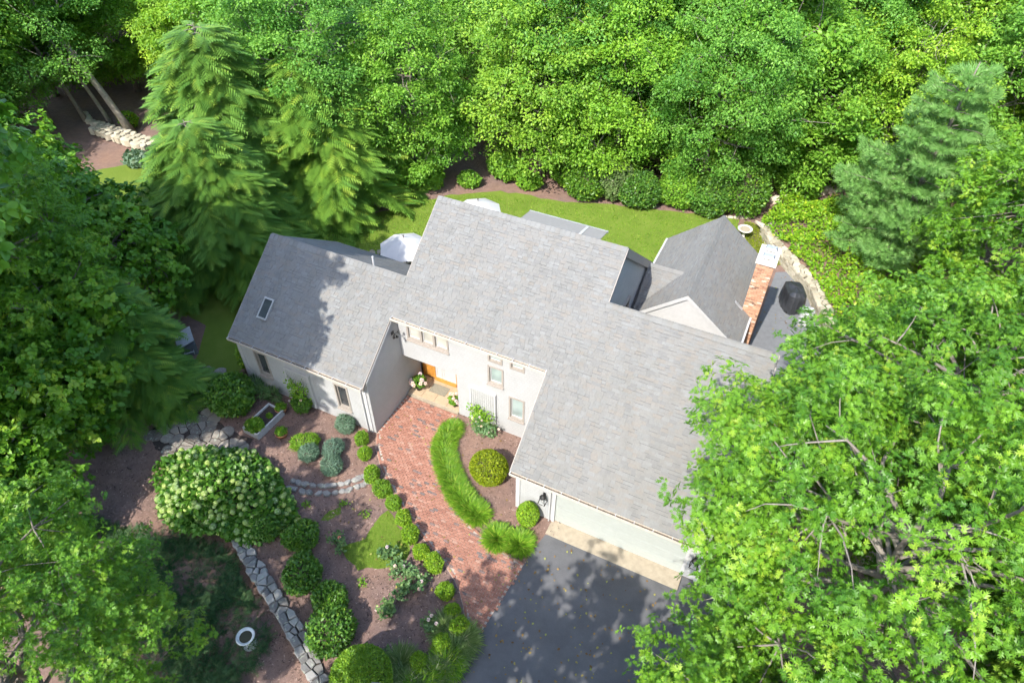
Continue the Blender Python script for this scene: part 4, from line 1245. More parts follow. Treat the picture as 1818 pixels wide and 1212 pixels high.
# low stone wall along the planting bed
swall = empty('garden_stone_wall', (-5.5, -7.1, 0), 0, 'low lichen covered stone wall curving down the left side of the mulch bed', 'stone wall')
def arc(pts, step):
    out = []; acc = 0
    for (x0, y0), (x1, y1) in zip(pts[:-1], pts[1:]):
        L = math.hypot(x1 - x0, y1 - y0)
        n = max(1, int(L / step))
        out += [(x0 + (x1 - x0) * i / n, y0 + (y1 - y0) * i / n, math.atan2(y1 - y0, x1 - x0)) for i in range(n)]
    return out
def wall_line(root, pts, w, zb, zt, mat, rows, smin, smax, core_mat, face=-1):
    ox, oy = root.location.x, root.location.y
    P_ = arc(pts, .1)
    i = 0
    core = MB()
    for (x0, y0, a), (x1, y1, b) in zip(P_[:-1], P_[1:]):
        na, nb = (-math.sin(a), math.cos(a)), (-math.sin(b), math.cos(b))
        h = w / 2 - .05
        core.prism([(x0 - na[0] * h - ox, y0 - na[1] * h - oy, zb), (x1 - nb[0] * h - ox, y1 - nb[1] * h - oy, zb), (x1 + nb[0] * h - ox, y1 + nb[1] * h - oy, zb), (x0 + na[0] * h - ox, y0 + na[1] * h - oy, zb)], (0, 0, zt - zb - .08))
    core.build('core', core_mat, root)
    sd_, guard = [], []
    step = (smin + smax) / 2
    for i in range(0, len(P_), max(2, int(step * 10 * .62))):
        x, y, a = P_[i]
        k2 = pyr.choice((1, 2, 2, 3)) if rows > 1 else 1
        for q_ in range(k2):
            o_ = (-.5 + (q_ + .5) / k2) * w + pyr.uniform(-.05, .05)
            s2 = pyr.uniform(-.1, .1)
            sd_.append((x - math.sin(a) * o_ + math.cos(a) * s2 - ox, y + math.cos(a) * o_ + math.sin(a) * s2 - oy))
    for x, y, a in P_[::2]:
        for o_ in (-w * .5 - .22, w * .5 + .22): guard.append((x - math.sin(a) * o_ - ox, y + math.cos(a) * o_ - oy))
    x, y, a = P_[0]; guard.append((x - math.cos(a) * .35 - ox, y - math.sin(a) * .35 - oy))
    x, y, a = P_[-1]; guard.append((x + math.cos(a) * .35 - ox, y + math.sin(a) * .35 - oy))
    for poly in voronoi(sd_ + guard, .025, .55, len(sd_)):
        stone_piece('stone', poly, zt - .14, zt + pyr.uniform(-.035, .04), mat, root, .03, None, .02)
    # stones in the face
    z = zb
    while z < zt - .16:
        i = 0
        while i < len(P_) - 3:
            j = min(len(P_) - 1, i + int(pyr.uniform(2, 5)))
            pl = []
            for m_, off in ((i, 0), (j, 0), (j, face * .07), (i, face * .07)):
                x, y, a = P_[m_]
                o_ = face * (w / 2 - .05) + off
                pl.append((x - math.sin(a) * o_ - ox, y + math.cos(a) * o_ - oy))
            stone_piece('stone', pl if face > 0 else pl[::-1], z, z + .13, mat, root, .02, None, .012)
            i = j
        z += .14
wall_line(swall, [tuple(p) for p in FWALL[:-1]], .50, -.52, .12, M['rock'], 2, .35, .75, M['soil'])
pwall = empty('patio_stone_wall', (8.0, 18.0, 0), 0, 'curved tan stone retaining wall around the side patio', 'stone wall')
wall_line(pwall, [tuple(p) for p in PWALL[1:7]], .62, 0, .62, M['tanrock'], 2, .4, .8, M['soil'], 1)
brow = empty('boulder_row', (6.2, 27.9, 0), 0, 'row of pale boulders at the edge of the wood on the right', 'boulders')
for i in range(9):
    t = i / 8
    stone_piece('boulder', blob(5.0 + 3.3 * t - 6.2, 26.2 + 3.2 * t - 27.9, pyr.uniform(.25, .42), pyr.uniform(.2, .3), .7 + pyr.uniform(-.3, .3), 9), -.05, pyr.uniform(.3, .5), M['tanrock'], brow, .15, 1.0)
srow = empty('stone_kerb', (3.2, 23.3, 0), 0, 'short pale stone kerb by the far corner of the rear roof', 'stone edging')
for i in range(5): stone_piece('kerb_stone', blob(-.6 + .32 * i, -.1 + .13 * i, .17, .1, .3, 8), -.02, .12, M['tanrock'], srow, .03, 1.0)
# pale stone wall by the wood on the far left
twall = empty('far_stone_wall', (-37, 14, 0), 0, 'pale stone retaining wall below the leaning trunk at far left', 'stone wall')
core = MB().prism([(-2.2, .1, 0), (3.4, -.4, 0), (3.4, .8, 0), (-2.2, 1.2, 0)], (0, 0, .45)).build('core', M['soil'], twall)
for i in range(11):
    for j in range(3):
        u = -2.1 + i * .5 + pyr.uniform(-.06, .06)
        stone_piece('stone', blob(u, -.0 - .05 * i / 2 + j * .42, .27, .22, pyr.uniform(0, 3), 8), .1, .50 + pyr.uniform(0, .08), M['tanrock'], twall, .04, pyr.uniform(.5, 1))
for i in range(9): stone_piece('stone', blob(-5.2 + i * .42, 1.6 - i * .12 + pyr.uniform(-.2, .2), .3, .22, pyr.uniform(0, 3), 8), -.02, .3, M['tanrock'], twall, .08, 1.0)
stn = [(-14.2, 11.15), (-14.4, 10.85), (-13.85, 11.3), (-14.5, 10.4)]
for i, (x, y) in enumerate(stn):
    me_o = stone_piece('stepping_stone', blob(0, 0, .22, .16, pyr.uniform(0, 3), 8), -.01, .03, M['flag'], None, .01, .9)
    me_o.location = (x, y, .005); tag(me_o, 'flat pale stepping stone in the grass, %s from the deck' % ORD[i], 'stepping stone', 'stepping stones by the deck')

# loose bark chips on the bed
r = np.random.default_rng(77)
n = 26000
P = r.uniform([-16, -9.5], [2, 4], (n, 2))
ok = ~inpoly(P[:, 0], P[:, 1], WALK) & ~inpoly(P[:, 0], P[:, 1], DRIVE) & ~inpoly(P[:, 0], P[:, 1], patch_poly) & ~inpoly(P[:, 0], P[:, 1], PATHP) & ~((P[:, 0] < -6.8) & (P[:, 1] > .58)) & ~inpoly(P[:, 0], P[:, 1], LAWN)
P = P[ok]; n = len(P)
D = r.normal(0, 1, (n, 3)) * np.array([1, 1, .15])
M['chip'] = m_tint('bark_chips', [(0, (.09, .06, .05)), (.6, (.23, .155, .125)), (1, (.42, .31, .25))], .95, .1, 9, 0)
tag(link('bark_chips', leaf_mesh('bark_chips', np.column_stack([P, hgt(P[:, 0], P[:, 1]) + .014]), D, np.array([0, 0, 1.]) + r.normal(0, .35, (n, 3)), r.uniform(.05, .13, n), T_LEAF, r.uniform(0, 1, n) ** 1.3, .6), M['chip']), kind='stuff')

# fallen leaves
n = 520
P = np.concatenate([r.uniform([.9, -9], [9, -.7], (n, 2)), r.uniform([-6.5, -5], [1, 2.8], (160, 2)), r.uniform([6.3, 6], [9.2, 19], (120, 2))])
n = len(P)
M['litter'] = m_tint('dry_leaf', [(0, (.12, .07, .03)), (.5, (.26, .17, .06)), (1, (.30, .34, .08))], .9, .1, 9, 0)
tag(link('fallen_leaves', leaf_mesh('fallen_leaves', np.column_stack([P, np.full(n, .05)]), r.normal(0, 1, (n, 3)) * np.array([1, 1, .1]), np.array([0, 0, 1.]) + r.normal(0, .3, (n, 3)), r.uniform(.05, .11, n), T_BROAD, r.uniform(0, 1, n)), M['litter']), kind='stuff')

# ------------------------------------------------------------------ garden furniture
pb = empty('planter_box', (-11.38, -1.06, 0), R(-3), 'weathered white wooden planter box with vegetables by the path', 'planter')
for nm, a, b in (('side_board', (-.42, -.78, 0), (-.36, .78, .34)), ('side_board', (.36, -.78, 0), (.42, .78, .34)), ('end_board', (-.359, -.78, 0), (.359, -.72, .335)), ('end_board', (-.359, .72, 0), (.359, .78, .335))):
    MB().box(a, b).build(nm, M['greywood'], pb)
MB().box((-.358, -.718, 0), (.358, .718, .24)).build('soil', M['soil'], pb)
a, b = shrub_meshes('vegetable', .34, .30, .2, 500, .16, T_BROAD, seed=31, inner=.4, lump=.2)
for i, (x, y, z, s_) in enumerate(((0, -.48, .22, 1.05), (-.12, -.2, .22, .55), (.08, .28, .22, .4))):
    v = link('vegetable', a, M['grass'], pb); v.location = (x, y, z); v.scale = (s_,) * 3
def pot(x, y, rad, h, lb, mat='terracotta', cat='flower pot', group=None, z=0):
    o = empty('flower_pot', (x, y, z), 0, lb, cat, group)
    MB().lathe([(rad * .0, 0), (rad * .7, 0), (rad * .95, h * .8), (rad * 1.06, h * .8), (rad * 1.06, h), (rad * .92, h), (rad * .88, h * .8), (0, h * .8)], (0, 0, 0), 18).build('pot', M[mat], o, True)
    return o
p1 = pot(-11.15, -.22, .25, .26, 'terracotta pot with a green plant at the end of the planter box', group='terracotta pots')
p2 = pot(-10.27, -1.26, .25, .24, 'terracotta pot standing alone on the mulch right of the planter box', group='terracotta pots')
pm = shrub_meshes('pot_plant', .24, .22, .16, 420, .10, T_LEAF, seed=33, inner=.5, lump=.2)
for p_ in (p1, p2):
    f = link('plant', pm[0], M['grass'], p_); f.location = (0, 0, .17)
def flowerpot(x, y, s_, lb, seed, nfl):
    o = pot(x, y, .15 * s_, .24 * s_, lb, 'blackmetal', 'flower pot', 'pots on the porch step', .153)
    a, b = shrub_meshes('geranium', .26 * s_, .26 * s_, .24 * s_, 420, .11, T_BROAD, seed=seed, inner=.4, lump=.2)
    f = link('foliage', a, M['dark'] if seed % 2 else M['grass'], o); f.location = (0, 0, .2 * s_)
    r = np.random.default_rng(seed)
    for q in sph(r, nfl, -.1):
        b_ = link('bloom', bloom(.075, seed), M['blush'], o); b_.location = tuple(q * np.array([.30, .30, .27]) * s_ + np.array([0, 0, .44 * s_]))
flowerpot(-6.42, 3.42, 1.15, 'black pot of pale pink flowers at the left of the porch step', 3, 13)
flowerpot(-4.52, 3.28, .95, 'black pot of pale pink flowers at the right of the porch step', 4, 7)
tag(MB().box((-6.0, 3.50, .158), (-5.18, 4.02, .172)).build('door_mat', M['mat']), 'brown woven door mat on the porch step', 'door mat')

bbth = empty('bird_bath', (-5.86, -8.46, float(hgt(-5.86, -8.46))), 0, 'pale stone bird bath standing in the dark ground cover', 'bird bath')
MB().lathe([(0, 0), (.24, 0), (.20, .06), (.10, .12), (.09, .45), (.14, .52), (.26, .58), (.31, .64), (.295, .66), (.245, .635), (.19, .585), (0, .575)], (0, 0, 0), 28).build('basin', M['basin'], bbth, True)
MB().lathe([(0, .60), (.205, .60)], (0, 0, 0), 24).build('water', M['water'], bbth)
bb2 = empty('bird_bath', (4.02, 21.5, 0), 0, 'small tan bird bath behind the rear roof by the yellow plants', 'bird bath')
MB().lathe([(0, 0), (.2, 0), (.16, .06), (.08, .1), (.08, .5), (.12, .55), (.36, .62), (.42, .70), (.38, .72), (.28, .66), (0, .64)], (0, 0, 0), 24).build('basin', M['capstone'], bb2, True)
MB().lathe([(0, .675), (.29, .675)], (0, 0, 0), 20).build('water', M['concrete'], bb2)

# storage box with a metal handle on the side lawn
sbx = empty('storage_box', (-17.6, .9, 0), R(-35), 'grey storage box with slanted lid beside the dark conifer', 'storage box')
MB().prism([(-.5, -.35, 0), (.5, -.35, 0), (.5, -.35, .62), (-.5, -.35, .62)], (0, .7, 0)).build('body', M['patio'], sbx)
MB().prism([(-.54, -.39, .62), (.54, -.39, .62), (.54, .39, .86), (-.54, .39, .86)], (0, 0, .04)).build('lid', M['greytarp'], sbx)
MB().tube([(.5, -.2, .3), (.85, -.2, .35), (.95, -.2, .6), (.95, .2, .6), (.85, .2, .35), (.5, .2, .3)], .02, 6).build('handle', M['steel'], sbx)

# patio umbrellas, deck
def umbrella(x, y, zr_, rad, lb, mat):
    o = empty('patio_umbrella', (x, y, 0), .2, lb, 'umbrella', 'patio umbrellas behind the house')
    n = 8
    for i in range(n):
        a0, a1 = 2 * math.pi * i / n, 2 * math.pi * (i + 1) / n
        am = (a0 + a1) / 2
        top = (0, 0, zr_ + .62)
        e0, e1 = (rad * math.cos(a0), rad * math.sin(a0), zr_), (rad * math.cos(a1), rad * math.sin(a1), zr_)
        mid = (rad * .91 * math.cos(am), rad * .91 * math.sin(am), zr_ + .02)
        h0, h1 = (rad * .5 * math.cos(a0), rad * .5 * math.sin(a0), zr_ + .35), (rad * .5 * math.cos(a1), rad * .5 * math.sin(a1), zr_ + .35)
        MB().add([top, h0, h1, e0, mid, e1], [(0, 1, 2), (1, 3, 4), (1, 4, 2), (2, 4, 5)]).build('canopy_panel', mat, o)
        MB().tube([(0, 0, zr_ + .58), (e0[0] * .98, e0[1] * .98, zr_ - .02)], .012, 5).build('rib', M['darkwood'], o)
    MB().tube([(0, 0, .0), (0, 0, zr_ + .72)], .025, 8).build('pole', M['darkwood'], o)
    MB().lathe([(0, zr_ + .70), (.04, zr_ + .72), (.03, zr_ + .78), (0, zr_ + .8)], (0, 0, 0), 8).build('finial', M['darkwood'], o)
    MB().lathe([(0, 0), (.25, 0), (.24, .06), (.05, .1)], (0, 0, 0), 16).build('base', M['blackmetal'], o)
umbrella(-10.98, 9.82, 2.2, 1.32, 'open white patio umbrella between the left wing and the main roof', M['canvas'])
umbrella(-9.25, 14.5, 2.15, 1.3, 'open patio umbrella half hidden behind the main ridge', M['canvas'])
dk = empty('deck', (-11.2, 10.0, 0), 0, 'low wooden deck under the white umbrella behind the left wing', 'deck')
for i in range(17):
    MB().box((-2.15, -2.0 + i * .2, .16), (4.1, -1.815 + i * .2, .20), pyr.random()).build('board', M['deck'], dk)
MB().box((-2.4, -2.0, .02), (-2.16, 1.45, .14)).build('edge_step', M['darkwood'], dk)
MB().box((-2.1, -1.95, 0), (4.05, 1.35, .158)).build('joists', M['darkwood'], dk)
tb = empty('patio_table', (-10.75, 9.75, .2), 0, 'round dark patio table under the white umbrella', 'table')
MB().lathe([(0, .66), (.6, .66), (.62, .70), (.6, .72), (0, .72)], (0, 0, 0), 22).build('table_top', M['darkwood'], tb)
for a in (.4, 1.97, 3.54, 5.11): MB().tube([(.4 * math.cos(a), .4 * math.sin(a), 0), (.35 * math.cos(a), .35 * math.sin(a), .66)], .025, 6).build('leg', M['darkwood'], tb)

# covered grills on the side patio
def drape(rx, ry, h, folds, seed, top=.75, seg=40, rings=9):
    rr = random.Random(seed)
    ph = [rr.uniform(0, 6.28) for _ in range(4)]
    mb_ = MB(); vs_, fs_ = [], []
    for i in range(rings):
        t = i / (rings - 1)
        for k2 in range(seg):
            a = 2 * math.pi * k2 / seg
            ca, sa = math.cos(a), math.sin(a)
            se = (abs(ca) ** 4 + abs(sa) ** 4) ** -.25
            w = (1 - .04 * math.sin(folds * a + ph[0] + 2 * t) * (1 - t) - .03 * math.sin((folds * 2 + 3) * a + ph[1]) * (1 - t * .6))
            if t < .72: s_ = 1 - (1 - top) * .45 * (t / .72) ** 2; z = h * t / .72 * .82
            else: s_ = (1 - (1 - top) * .45) * (1 - ((t - .72) / .28) ** 2.2 * .98); z = h * (.82 + .18 * math.sin((t - .72) / .28 * math.pi / 2))
            vs_.append((rx * ca * se * s_ * w, ry * sa * se * s_ * w, z + .03 * math.sin(3 * a + ph[2]) * t))
    for i in range(rings - 1):
        for k2 in range(seg):
            k3 = (k2 + 1) % seg
            fs_.append((i * seg + k2, i * seg + k3, (i + 1) * seg + k3, (i + 1) * seg + k2))
    fs_.append(tuple((rings - 1) * seg + k2 for k2 in range(seg)))
    return mb_.add(vs_, fs_)
g1 = empty('covered_grill', (7.45, 16.75, .01), R(25), 'large grill under a crumpled black cover on the side patio', 'grill')
drape(.50, .76, 1.2, 5, 8).build('cover', M['tarp'], g1, False)
MB().box((-.4, -.66, 0), (.4, .66, .12)).build('cart', M['blackmetal'], g1)
g2 = empty('covered_kettle_grill', (8.3, 15.72, .01), 0, 'small round grill under a pale grey cover beside the black one', 'grill')
drape(.33, .33, .85, 7, 5, .9, 28).build('cover', M['greytarp'], g2, False)
for a in (.5, 2.6, 4.7): MB().tube([(.3 * math.cos(a), .3 * math.sin(a), 0), (.2 * math.cos(a), .2 * math.sin(a), .4)], .02, 5).build('leg', M['blackmetal'], g2)
# post lamp at the bottom edge
lp = empty('post_lamp', (-.52, -8.36, 0), .4, 'grey metal post lamp in front of the cone shaped evergreen', 'lamp')
MB().tube([(0, 0, -.3), (0, 0, 1.75)], .04, 8).build('post', M['blackmetal'], lp)
MB().add([(-.14, -.14, 2.02), (.14, -.14, 2.02), (.14, .14, 2.02), (-.14, .14, 2.02), (0, 0, 2.16)], [(3, 2, 1, 0), (0, 1, 4), (1, 2, 4), (2, 3, 4), (3, 0, 4)]).build('lamp_roof', M['patio'], lp)
MB().box((-.08, -.08, 1.76), (.08, .08, 2.02)).build('lamp_glass', M['glass'], lp)

# climbing plants on the trellises
def climber(name, x0, x1, z0, z1, y, n, mat, lb, seed, fl=None, bx=0):
    r = np.random.default_rng(seed)
    o = empty(name, ((x0 + x1) / 2, y, 0), 0, lb, 'climbing plant')
    st = MB(); Ps = []
    for i in range(7):
        bx_ = r.uniform(-.25, .25) + bx
        path = [(bx_, -.06, 0)]
        for t in (.3, .6, 1.0):
            path.append((bx_ + (r.uniform(x0, x1) - (x0 + x1) / 2 - bx_) * t, -.10 - r.uniform(0, .08), z0 * 0 + (z1 * r.uniform(.75, 1)) * t))
        st.tube(path, [.018, .013, .01, .005], 5)
        for a, b in zip(path[:-1], path[1:]):
            m_ = n // 21
            t = r.uniform(0, 1, m_)[:, None]
            Ps.append(np.array(a) * (1 - t) + np.array(b) * t + r.normal(0, 1, (m_, 3)) * np.array([.17, .09, .13]) + np.array([0, -.08, 0]))
    P = np.concatenate(Ps); P = P[P[:, 2] > z0]; P[:, 1] = np.minimum(P[:, 1], -.07); k_ = len(P)
    link('foliage', leaf_mesh(name, P, r.normal(0, 1, (k_, 3)) + np.array([0, -.5, -.3]), np.array([0, -.7, .8]) + r.normal(0, .4, (k_, 3)), r.uniform(.06, .12, k_), T_BROAD, np.clip(r.normal(.5, .25, k_), 0, 1)), mat, o)
    st.build('stems_or_core', M['twig'], o)
    if fl:
        for q in P[r.choice(k_, fl)]:
            b_ = link('bloom', bloom(.05, seed), M['blush'], o); b_.location = tuple(q + np.array([0, -.06, .03]))
climber('climbing_rose', -3.4, -2.5, .05, 1.25, 3.0, 900, M['grass'], 'climbing rose in front of the trellis on the entry wall', 5, 10)
climber('climbing_rose', -3.2, -2.3, .02, .8, 2.75, 700, M['sage'], 'bushy rose at the foot of the entry wall trellis', 6, 6)
climber('climbing_vine', -10.9, -10.0, .3, 1.95, .53, 620, M['grass'], 'climbing vine on the trellis of the left wing', 7, 5, -.1)

# ------------------------------------------------------------------ ground cover
def cover(name, poly, n, hmin, hmax, ls, T, mat, seed, lift=.1, up=.5, width=1.0, label=None):
    r = np.random.default_rng(seed)
    pa = np.array(poly); lo, hi = pa.min(0), pa.max(0)
    P = r.uniform(lo, hi, (n, 2)); P = P[inpoly(P[:, 0], P[:, 1], poly)]
    if 'juniper' in name:
        w_ = np.sin(P[:, 0] * 1.9 + 1.3 * np.sin(P[:, 1] * 1.3)) + np.sin(P[:, 1] * 2.3 + P[:, 0] * .7)
        P = P[(w_ < .45) | (r.random(len(P)) < .22)]
    k_ = len(P)
    mound = np.full(k_, .5)
    for q_ in range(9):
        w_ = r.normal(0, 1.1 + .35 * q_, 2)
        mound += np.sin(P @ w_ + r.uniform(0, 6.28)) * .22 / (1 + .12 * q_)
    mound = np.clip(mound, 0, 1.15)
    z = hgt(P[:, 0], P[:, 1]) + hmin + (hmax - hmin) * mound * r.uniform(.4, 1, k_)
    D = r.normal(0, 1, (k_, 3)) * np.array([1, 1, .35]) + np.array([0, 0, up])
    N = np.array([0, 0, 1.]) + r.normal(0, .5, (k_, 3))
    o = link(name, leaf_mesh(name, np.column_stack([P, z]), D, N, ls * r.uniform(.6, 1.3, k_), T, np.clip(r.normal(.45, .27, k_), 0, 1), width), mat)
    return tag(o, label, None, None, 'stuff')
JUN = [(-14.5, -7.6), (-11.5, -6.9), (-9.6, -6.2), (-8.5, -6.3), (-7.4, -6.95), (-6.3, -7.5), (-5.3, -8.0), (-5.1, -9.0), (-5.6, -9.6), (-4.6, -9.8), (-5, -11), (-10, -12), (-15, -10)]
cover('juniper_ground_cover', JUN, 19000, .02, .40, .27, T_SPRAY, M['juniper'], 3, up=.35)
IVY = [(4.6, 24.0), (5.0, 22.4), (5.9, 21.3), (7.0, 20.1), (8.4, 18.4), (9.4, 16.3), (9.8, 14), (10.1, 10), (13, 10), (15, 16), (13, 24), (9.5, 28.5), (6.5, 27.0), (5.2, 26)]
cover('ivy_ground_cover', IVY, 44000, .05, .75, .15, T_BROAD, M['ivy'], 4, up=.45)
cover('golden_ground_cover', [(3.6, 20.2), (3.8, 23.2), (4.7, 23.0), (5.6, 21.3), (6.4, 20.0), (6.0, 19.2), (4.4, 19.6)], 11000, .03, .22, .12, T_BLADE, M['gold'], 5, up=.8, width=1.4)

# hedge shrubs at the edge of the back lawn
HD = [(-5.6, 21.5, 1.15, 1.05, 1.15, 'dark', 'dark leafy shrub at the left end of the lawn shrubs'), (-4.1, 22.2, 1.05, .95, 1.35, 'gold', 'pale yellow green loose shrub in the lawn shrub row'), (-2.5, 22.2, 1.3, 1.1, 1.15, 'dark', 'clipped dark round shrub right of the pale one'),
      (-.3, 23.2, 1.2, 1.0, 1.3, 'maple', 'leafy green shrub in shade in the middle of the lawn edge'), (1.5, 23.2, 1.2, 1.0, 1.2, 'dark', 'dark shrub left of the big clipped ball'), (3.1, 24.2, 1.6, 1.45, 1.55, 'dark', 'big clipped round shrub by the far corner of the rear roof')]
for i, (x, y, a, b, c_, m_, lb) in enumerate(HD):
    shrub('lawn_shrub', (x, y), a, b, c_, 5200, .17 if m_ != 'gold' else .2, T_LEAF, M[m_] if m_ != 'gold' else M['sage'] if False else M[m_ if m_ != 'gold' else 'palegrass'], lb, 'shrub', 'shrubs along the back lawn', lump=.07 if 'clipped' in lb else .16, seed=200 + i, inner=.75)
shrub('lower_shrub', (-9.2, 21.0), .8, .6, .6, 1500, .18, T_BROAD, M['maple'], 'low broad leaved shrub in the mulch at the lawn edge', seed=210, lump=.2)
shrub('lower_shrub', (-12.6, 19.6), .7, .6, .5, 1200, .18, T_BROAD, M['maple'], 'low broad leaved shrub behind the tip of the main roof', seed=211, lump=.2)
shrub('broad_leaf_plant', (-33.0, 12.4), .9, .8, .45, 700, .3, T_BROAD, M['blue'], 'blue green broad leaved plant at the edge of the far lawn', 'plant', seed=212, lump=.4, inner=.4)
shrub('far_shrub', (-37.8, 15.9), .7, .6, .6, 900, .18, T_LEAF, M['ivy'], 'small bright shrub left of the leaning trunk', seed=213)

# ------------------------------------------------------------------ trees
def limb_path(a, b, r, sag=.12, n=5):
    a, b = np.array(a, float), np.array(b, float)
    L = np.linalg.norm(b - a)
    out = []
    w = r.normal(0, .085 * L, 3)
    for i in range(n):
        t = i / (n - 1)
        p = a * (1 - t) + b * t
        p = p + w * math.sin(math.pi * t) + np.array([0, 0, sag * L * math.sin(math.pi * t) * .6])
        out.append(tuple(p))
    return out
def crown_clumps(r, H, Rr, zb, n, pull=.55, low=-.65, top=1.0):
    """clump centres in an uneven crown"""
    zc, hz = (H + zb) / 2, (H - zb) / 2
    d = sph(r, n * 4, low)
    m = lumps(d, r, .22, 2.6)
    fr = r.uniform(pull, 1, len(d)) ** .6
    C = d * np.array([Rr, Rr, hz]) * (m * fr)[:, None] + np.array([0, 0, zc])
    keep = []
    md = .62 * (4 * math.pi * Rr * Rr / n) ** .5
    for c_ in C:
        if all(np.linalg.norm(c_ - k_) > md for k_ in keep): keep.append(c_)
        if len(keep) >= n: break
    return np.array(keep)
def tree_wood(r, H, Rr, zb, C, rad, lean=(0, 0), dead=6, dw=1.0):
    t = MB()
    top = np.array([lean[0], lean[1], H * .86])
    n = 9
    tp = []
    for i in range(n):
        s_ = i / (n - 1)
        tp.append(np.array([top[0] * s_ + .10 * math.sin(3 * s_ + r.uniform(0, 1)), top[1] * s_ + .1 * math.sin(2.5 * s_), top[2] * s_]))
    rd = [rad * 1.35 if i == 0 else rad * (1 - .85 * (i / (n - 1)) ** 1.1) for i in range(n)]
    t.tube(tp, rd, 9, .5)
    order = np.argsort(-np.linalg.norm(C[:, :2], axis=1))
    mains = []
    for j, c_ in enumerate(C):
        zs = max(zb * .75, min(c_[2] - .25 * np.linalg.norm(c_[:2]), H * .8))
        s_ = zs / top[2]
        st = np.array([top[0] * s_, top[1] * s_, zs])
        if j % 4 == 0 or not mains:
            pth = limb_path(st, c_, r)
            mains.append(pth)
            L = np.linalg.norm(c_ - st)
            t.tube(pth, list(np.linspace(max(.03, rad * .30), .012, 5)), 6, r.uniform(.3, 1), False)
        else:
            best = min((p for pth in mains for p in pth[1:4]), key=lambda p: np.linalg.norm(np.array(p) - c_))
            t.tube(limb_path(best, c_, r, .05, 4), list(np.linspace(.028, .006, 4)), 5, r.uniform(.3, 1), False)
    for j in range(dead):                          # bare twigs showing in the gaps
        c_ = C[r.integers(len(C))]
        b = c_ * np.array([.8, .8, 1]) + r.normal(0, .4, 3)
        for q in range(4): t.tube(limb_path(b, b + r.normal(0, .55 * dw ** .5, 3) + np.array([0, 0, .35]), r, .1, 4), [.013 * dw, .010 * dw, .007 * dw, .003 * dw], 4, .8, False)
    return t
def leaves_clumps(r, C, cr, per, ls, T, flat=.6, gap=.0, tmean=.45, width=1.0):
    n = len(C) * per
    ci = np.repeat(np.arange(len(C)), per)
    d = sph(r, n, -.55)
    rad = r.uniform(.45, 1.05, n)
    size = cr * r.uniform(.7, 1.3, len(C))[ci]
    off = d * rad[:, None] * size[:, None] * np.array([1, 1, flat])
    # sub clumps make tufts
    sub = nrm(r.normal(0, 1, (len(C), 7, 3))) * .75
    sc_ = sub[ci, r.integers(0, 7, n)] * size[:, None] * np.array([1, 1, flat])
    off = np.where(r.random(n)[:, None] < .65, sc_ + d * (size * .42 * rad)[:, None], off)
    P = C[ci] + off
    out = nrm(off + 1e-6)
    D = out * np.array([1, 1, .5]) + r.normal(0, .6, (n, 3)) + np.array([0, 0, -.12])
    N = np.array([0, -.15, 1.0]) + out * .55 + r.normal(0, .42, (n, 3))
    tint = np.clip(r.normal(tmean, .2, n) + r.normal(0, .13, len(C))[ci], 0, 1)
    return P, D, N, ls * r.uniform(.65, 1.25, n), tint
def rosettes(r, C, cr, per, k_, ls, flat=.7, tmean=.45):
    """oak shoots: whorls of lobed leaves round each twig end"""
    n = len(C) * per
    ci = np.repeat(np.arange(len(C)), per)
    d = sph(r, n, -.5)
    size = cr * r.uniform(.7, 1.3, len(C))[ci]
    off = d * (r.uniform(.35, 1.05, n) * size)[:, None] * np.array([1, 1, flat])
    base = C[ci] + off
    ax = nrm(nrm(off + 1e-6) * .7 + np.array([0, -.1, .8]) + r.normal(0, .35, (n, 3)))
    u = nrm(np.cross(ax, r.normal(0, 1, (n, 3)))); v = np.cross(ax, u)
    ti = np.clip(r.normal(tmean, .22, n) + r.normal(0, .19, len(C))[ci], 0, 1)
    ti = np.where(r.random(n) < .007, .95, ti)
    Ps, Ds, Ns, Ts = [], [], [], []
    for j in range(k_):
        a = 2 * math.pi * j / k_ + r.uniform(-.4, .4, n)
        el = r.uniform(-.35, .75, n)
        rd = u * np.cos(a)[:, None] + v * np.sin(a)[:, None]
        D = rd * np.cos(el)[:, None] + ax * np.sin(el)[:, None] + np.array([0, 0, -.18])
        Ps.append(base + rd * .02 - ax * r.uniform(0, .09, n)[:, None]); Ds.append(D)
        Ns.append(ax + r.normal(0, .3, (n, 3)) - rd * np.sin(el)[:, None]); Ts.append(np.clip(ti + r.normal(0, .1, n), 0, 1))
    P, D, N, T_ = map(np.concatenate, (Ps, Ds, Ns, Ts))
    return P, D, N, ls * r.uniform(.5, 1.3, len(P)), T_

def build_oak(seed, H, Rr, zb, n, per, k_=7, ls=.19, cr=.85, T=T_OAK):
    r = np.random.default_rng(seed)
    C = crown_clumps(r, H, Rr, zb, n, .5)
    P, D, N, S_, T_ = rosettes(r, C, cr, per, k_, ls)
    return tree_wood(r, H, Rr, zb, C, .26, dead=4).mesh('oak_wood', True), leaf_mesh('oak_crown', P, D, N, S_, T, T_)
def build_maple(seed, H, Rr, zb, n, per, ls=.24, cr=.95, flat=.6, T=T_LEAF, low=-.8, rad=.2, lean=(0, 0)):
    r = np.random.default_rng(seed)
    C = crown_clumps(r, H, Rr, zb, n, .45, low)
    P, D, N, S_, T_ = leaves_clumps(r, C, cr, per, ls, T, flat)
    return tree_wood(r, H, Rr, zb, C, rad, lean, 16, 1.9).mesh('tree_wood', True), leaf_mesh('tree_crown', P, D, N, S_, T, T_)
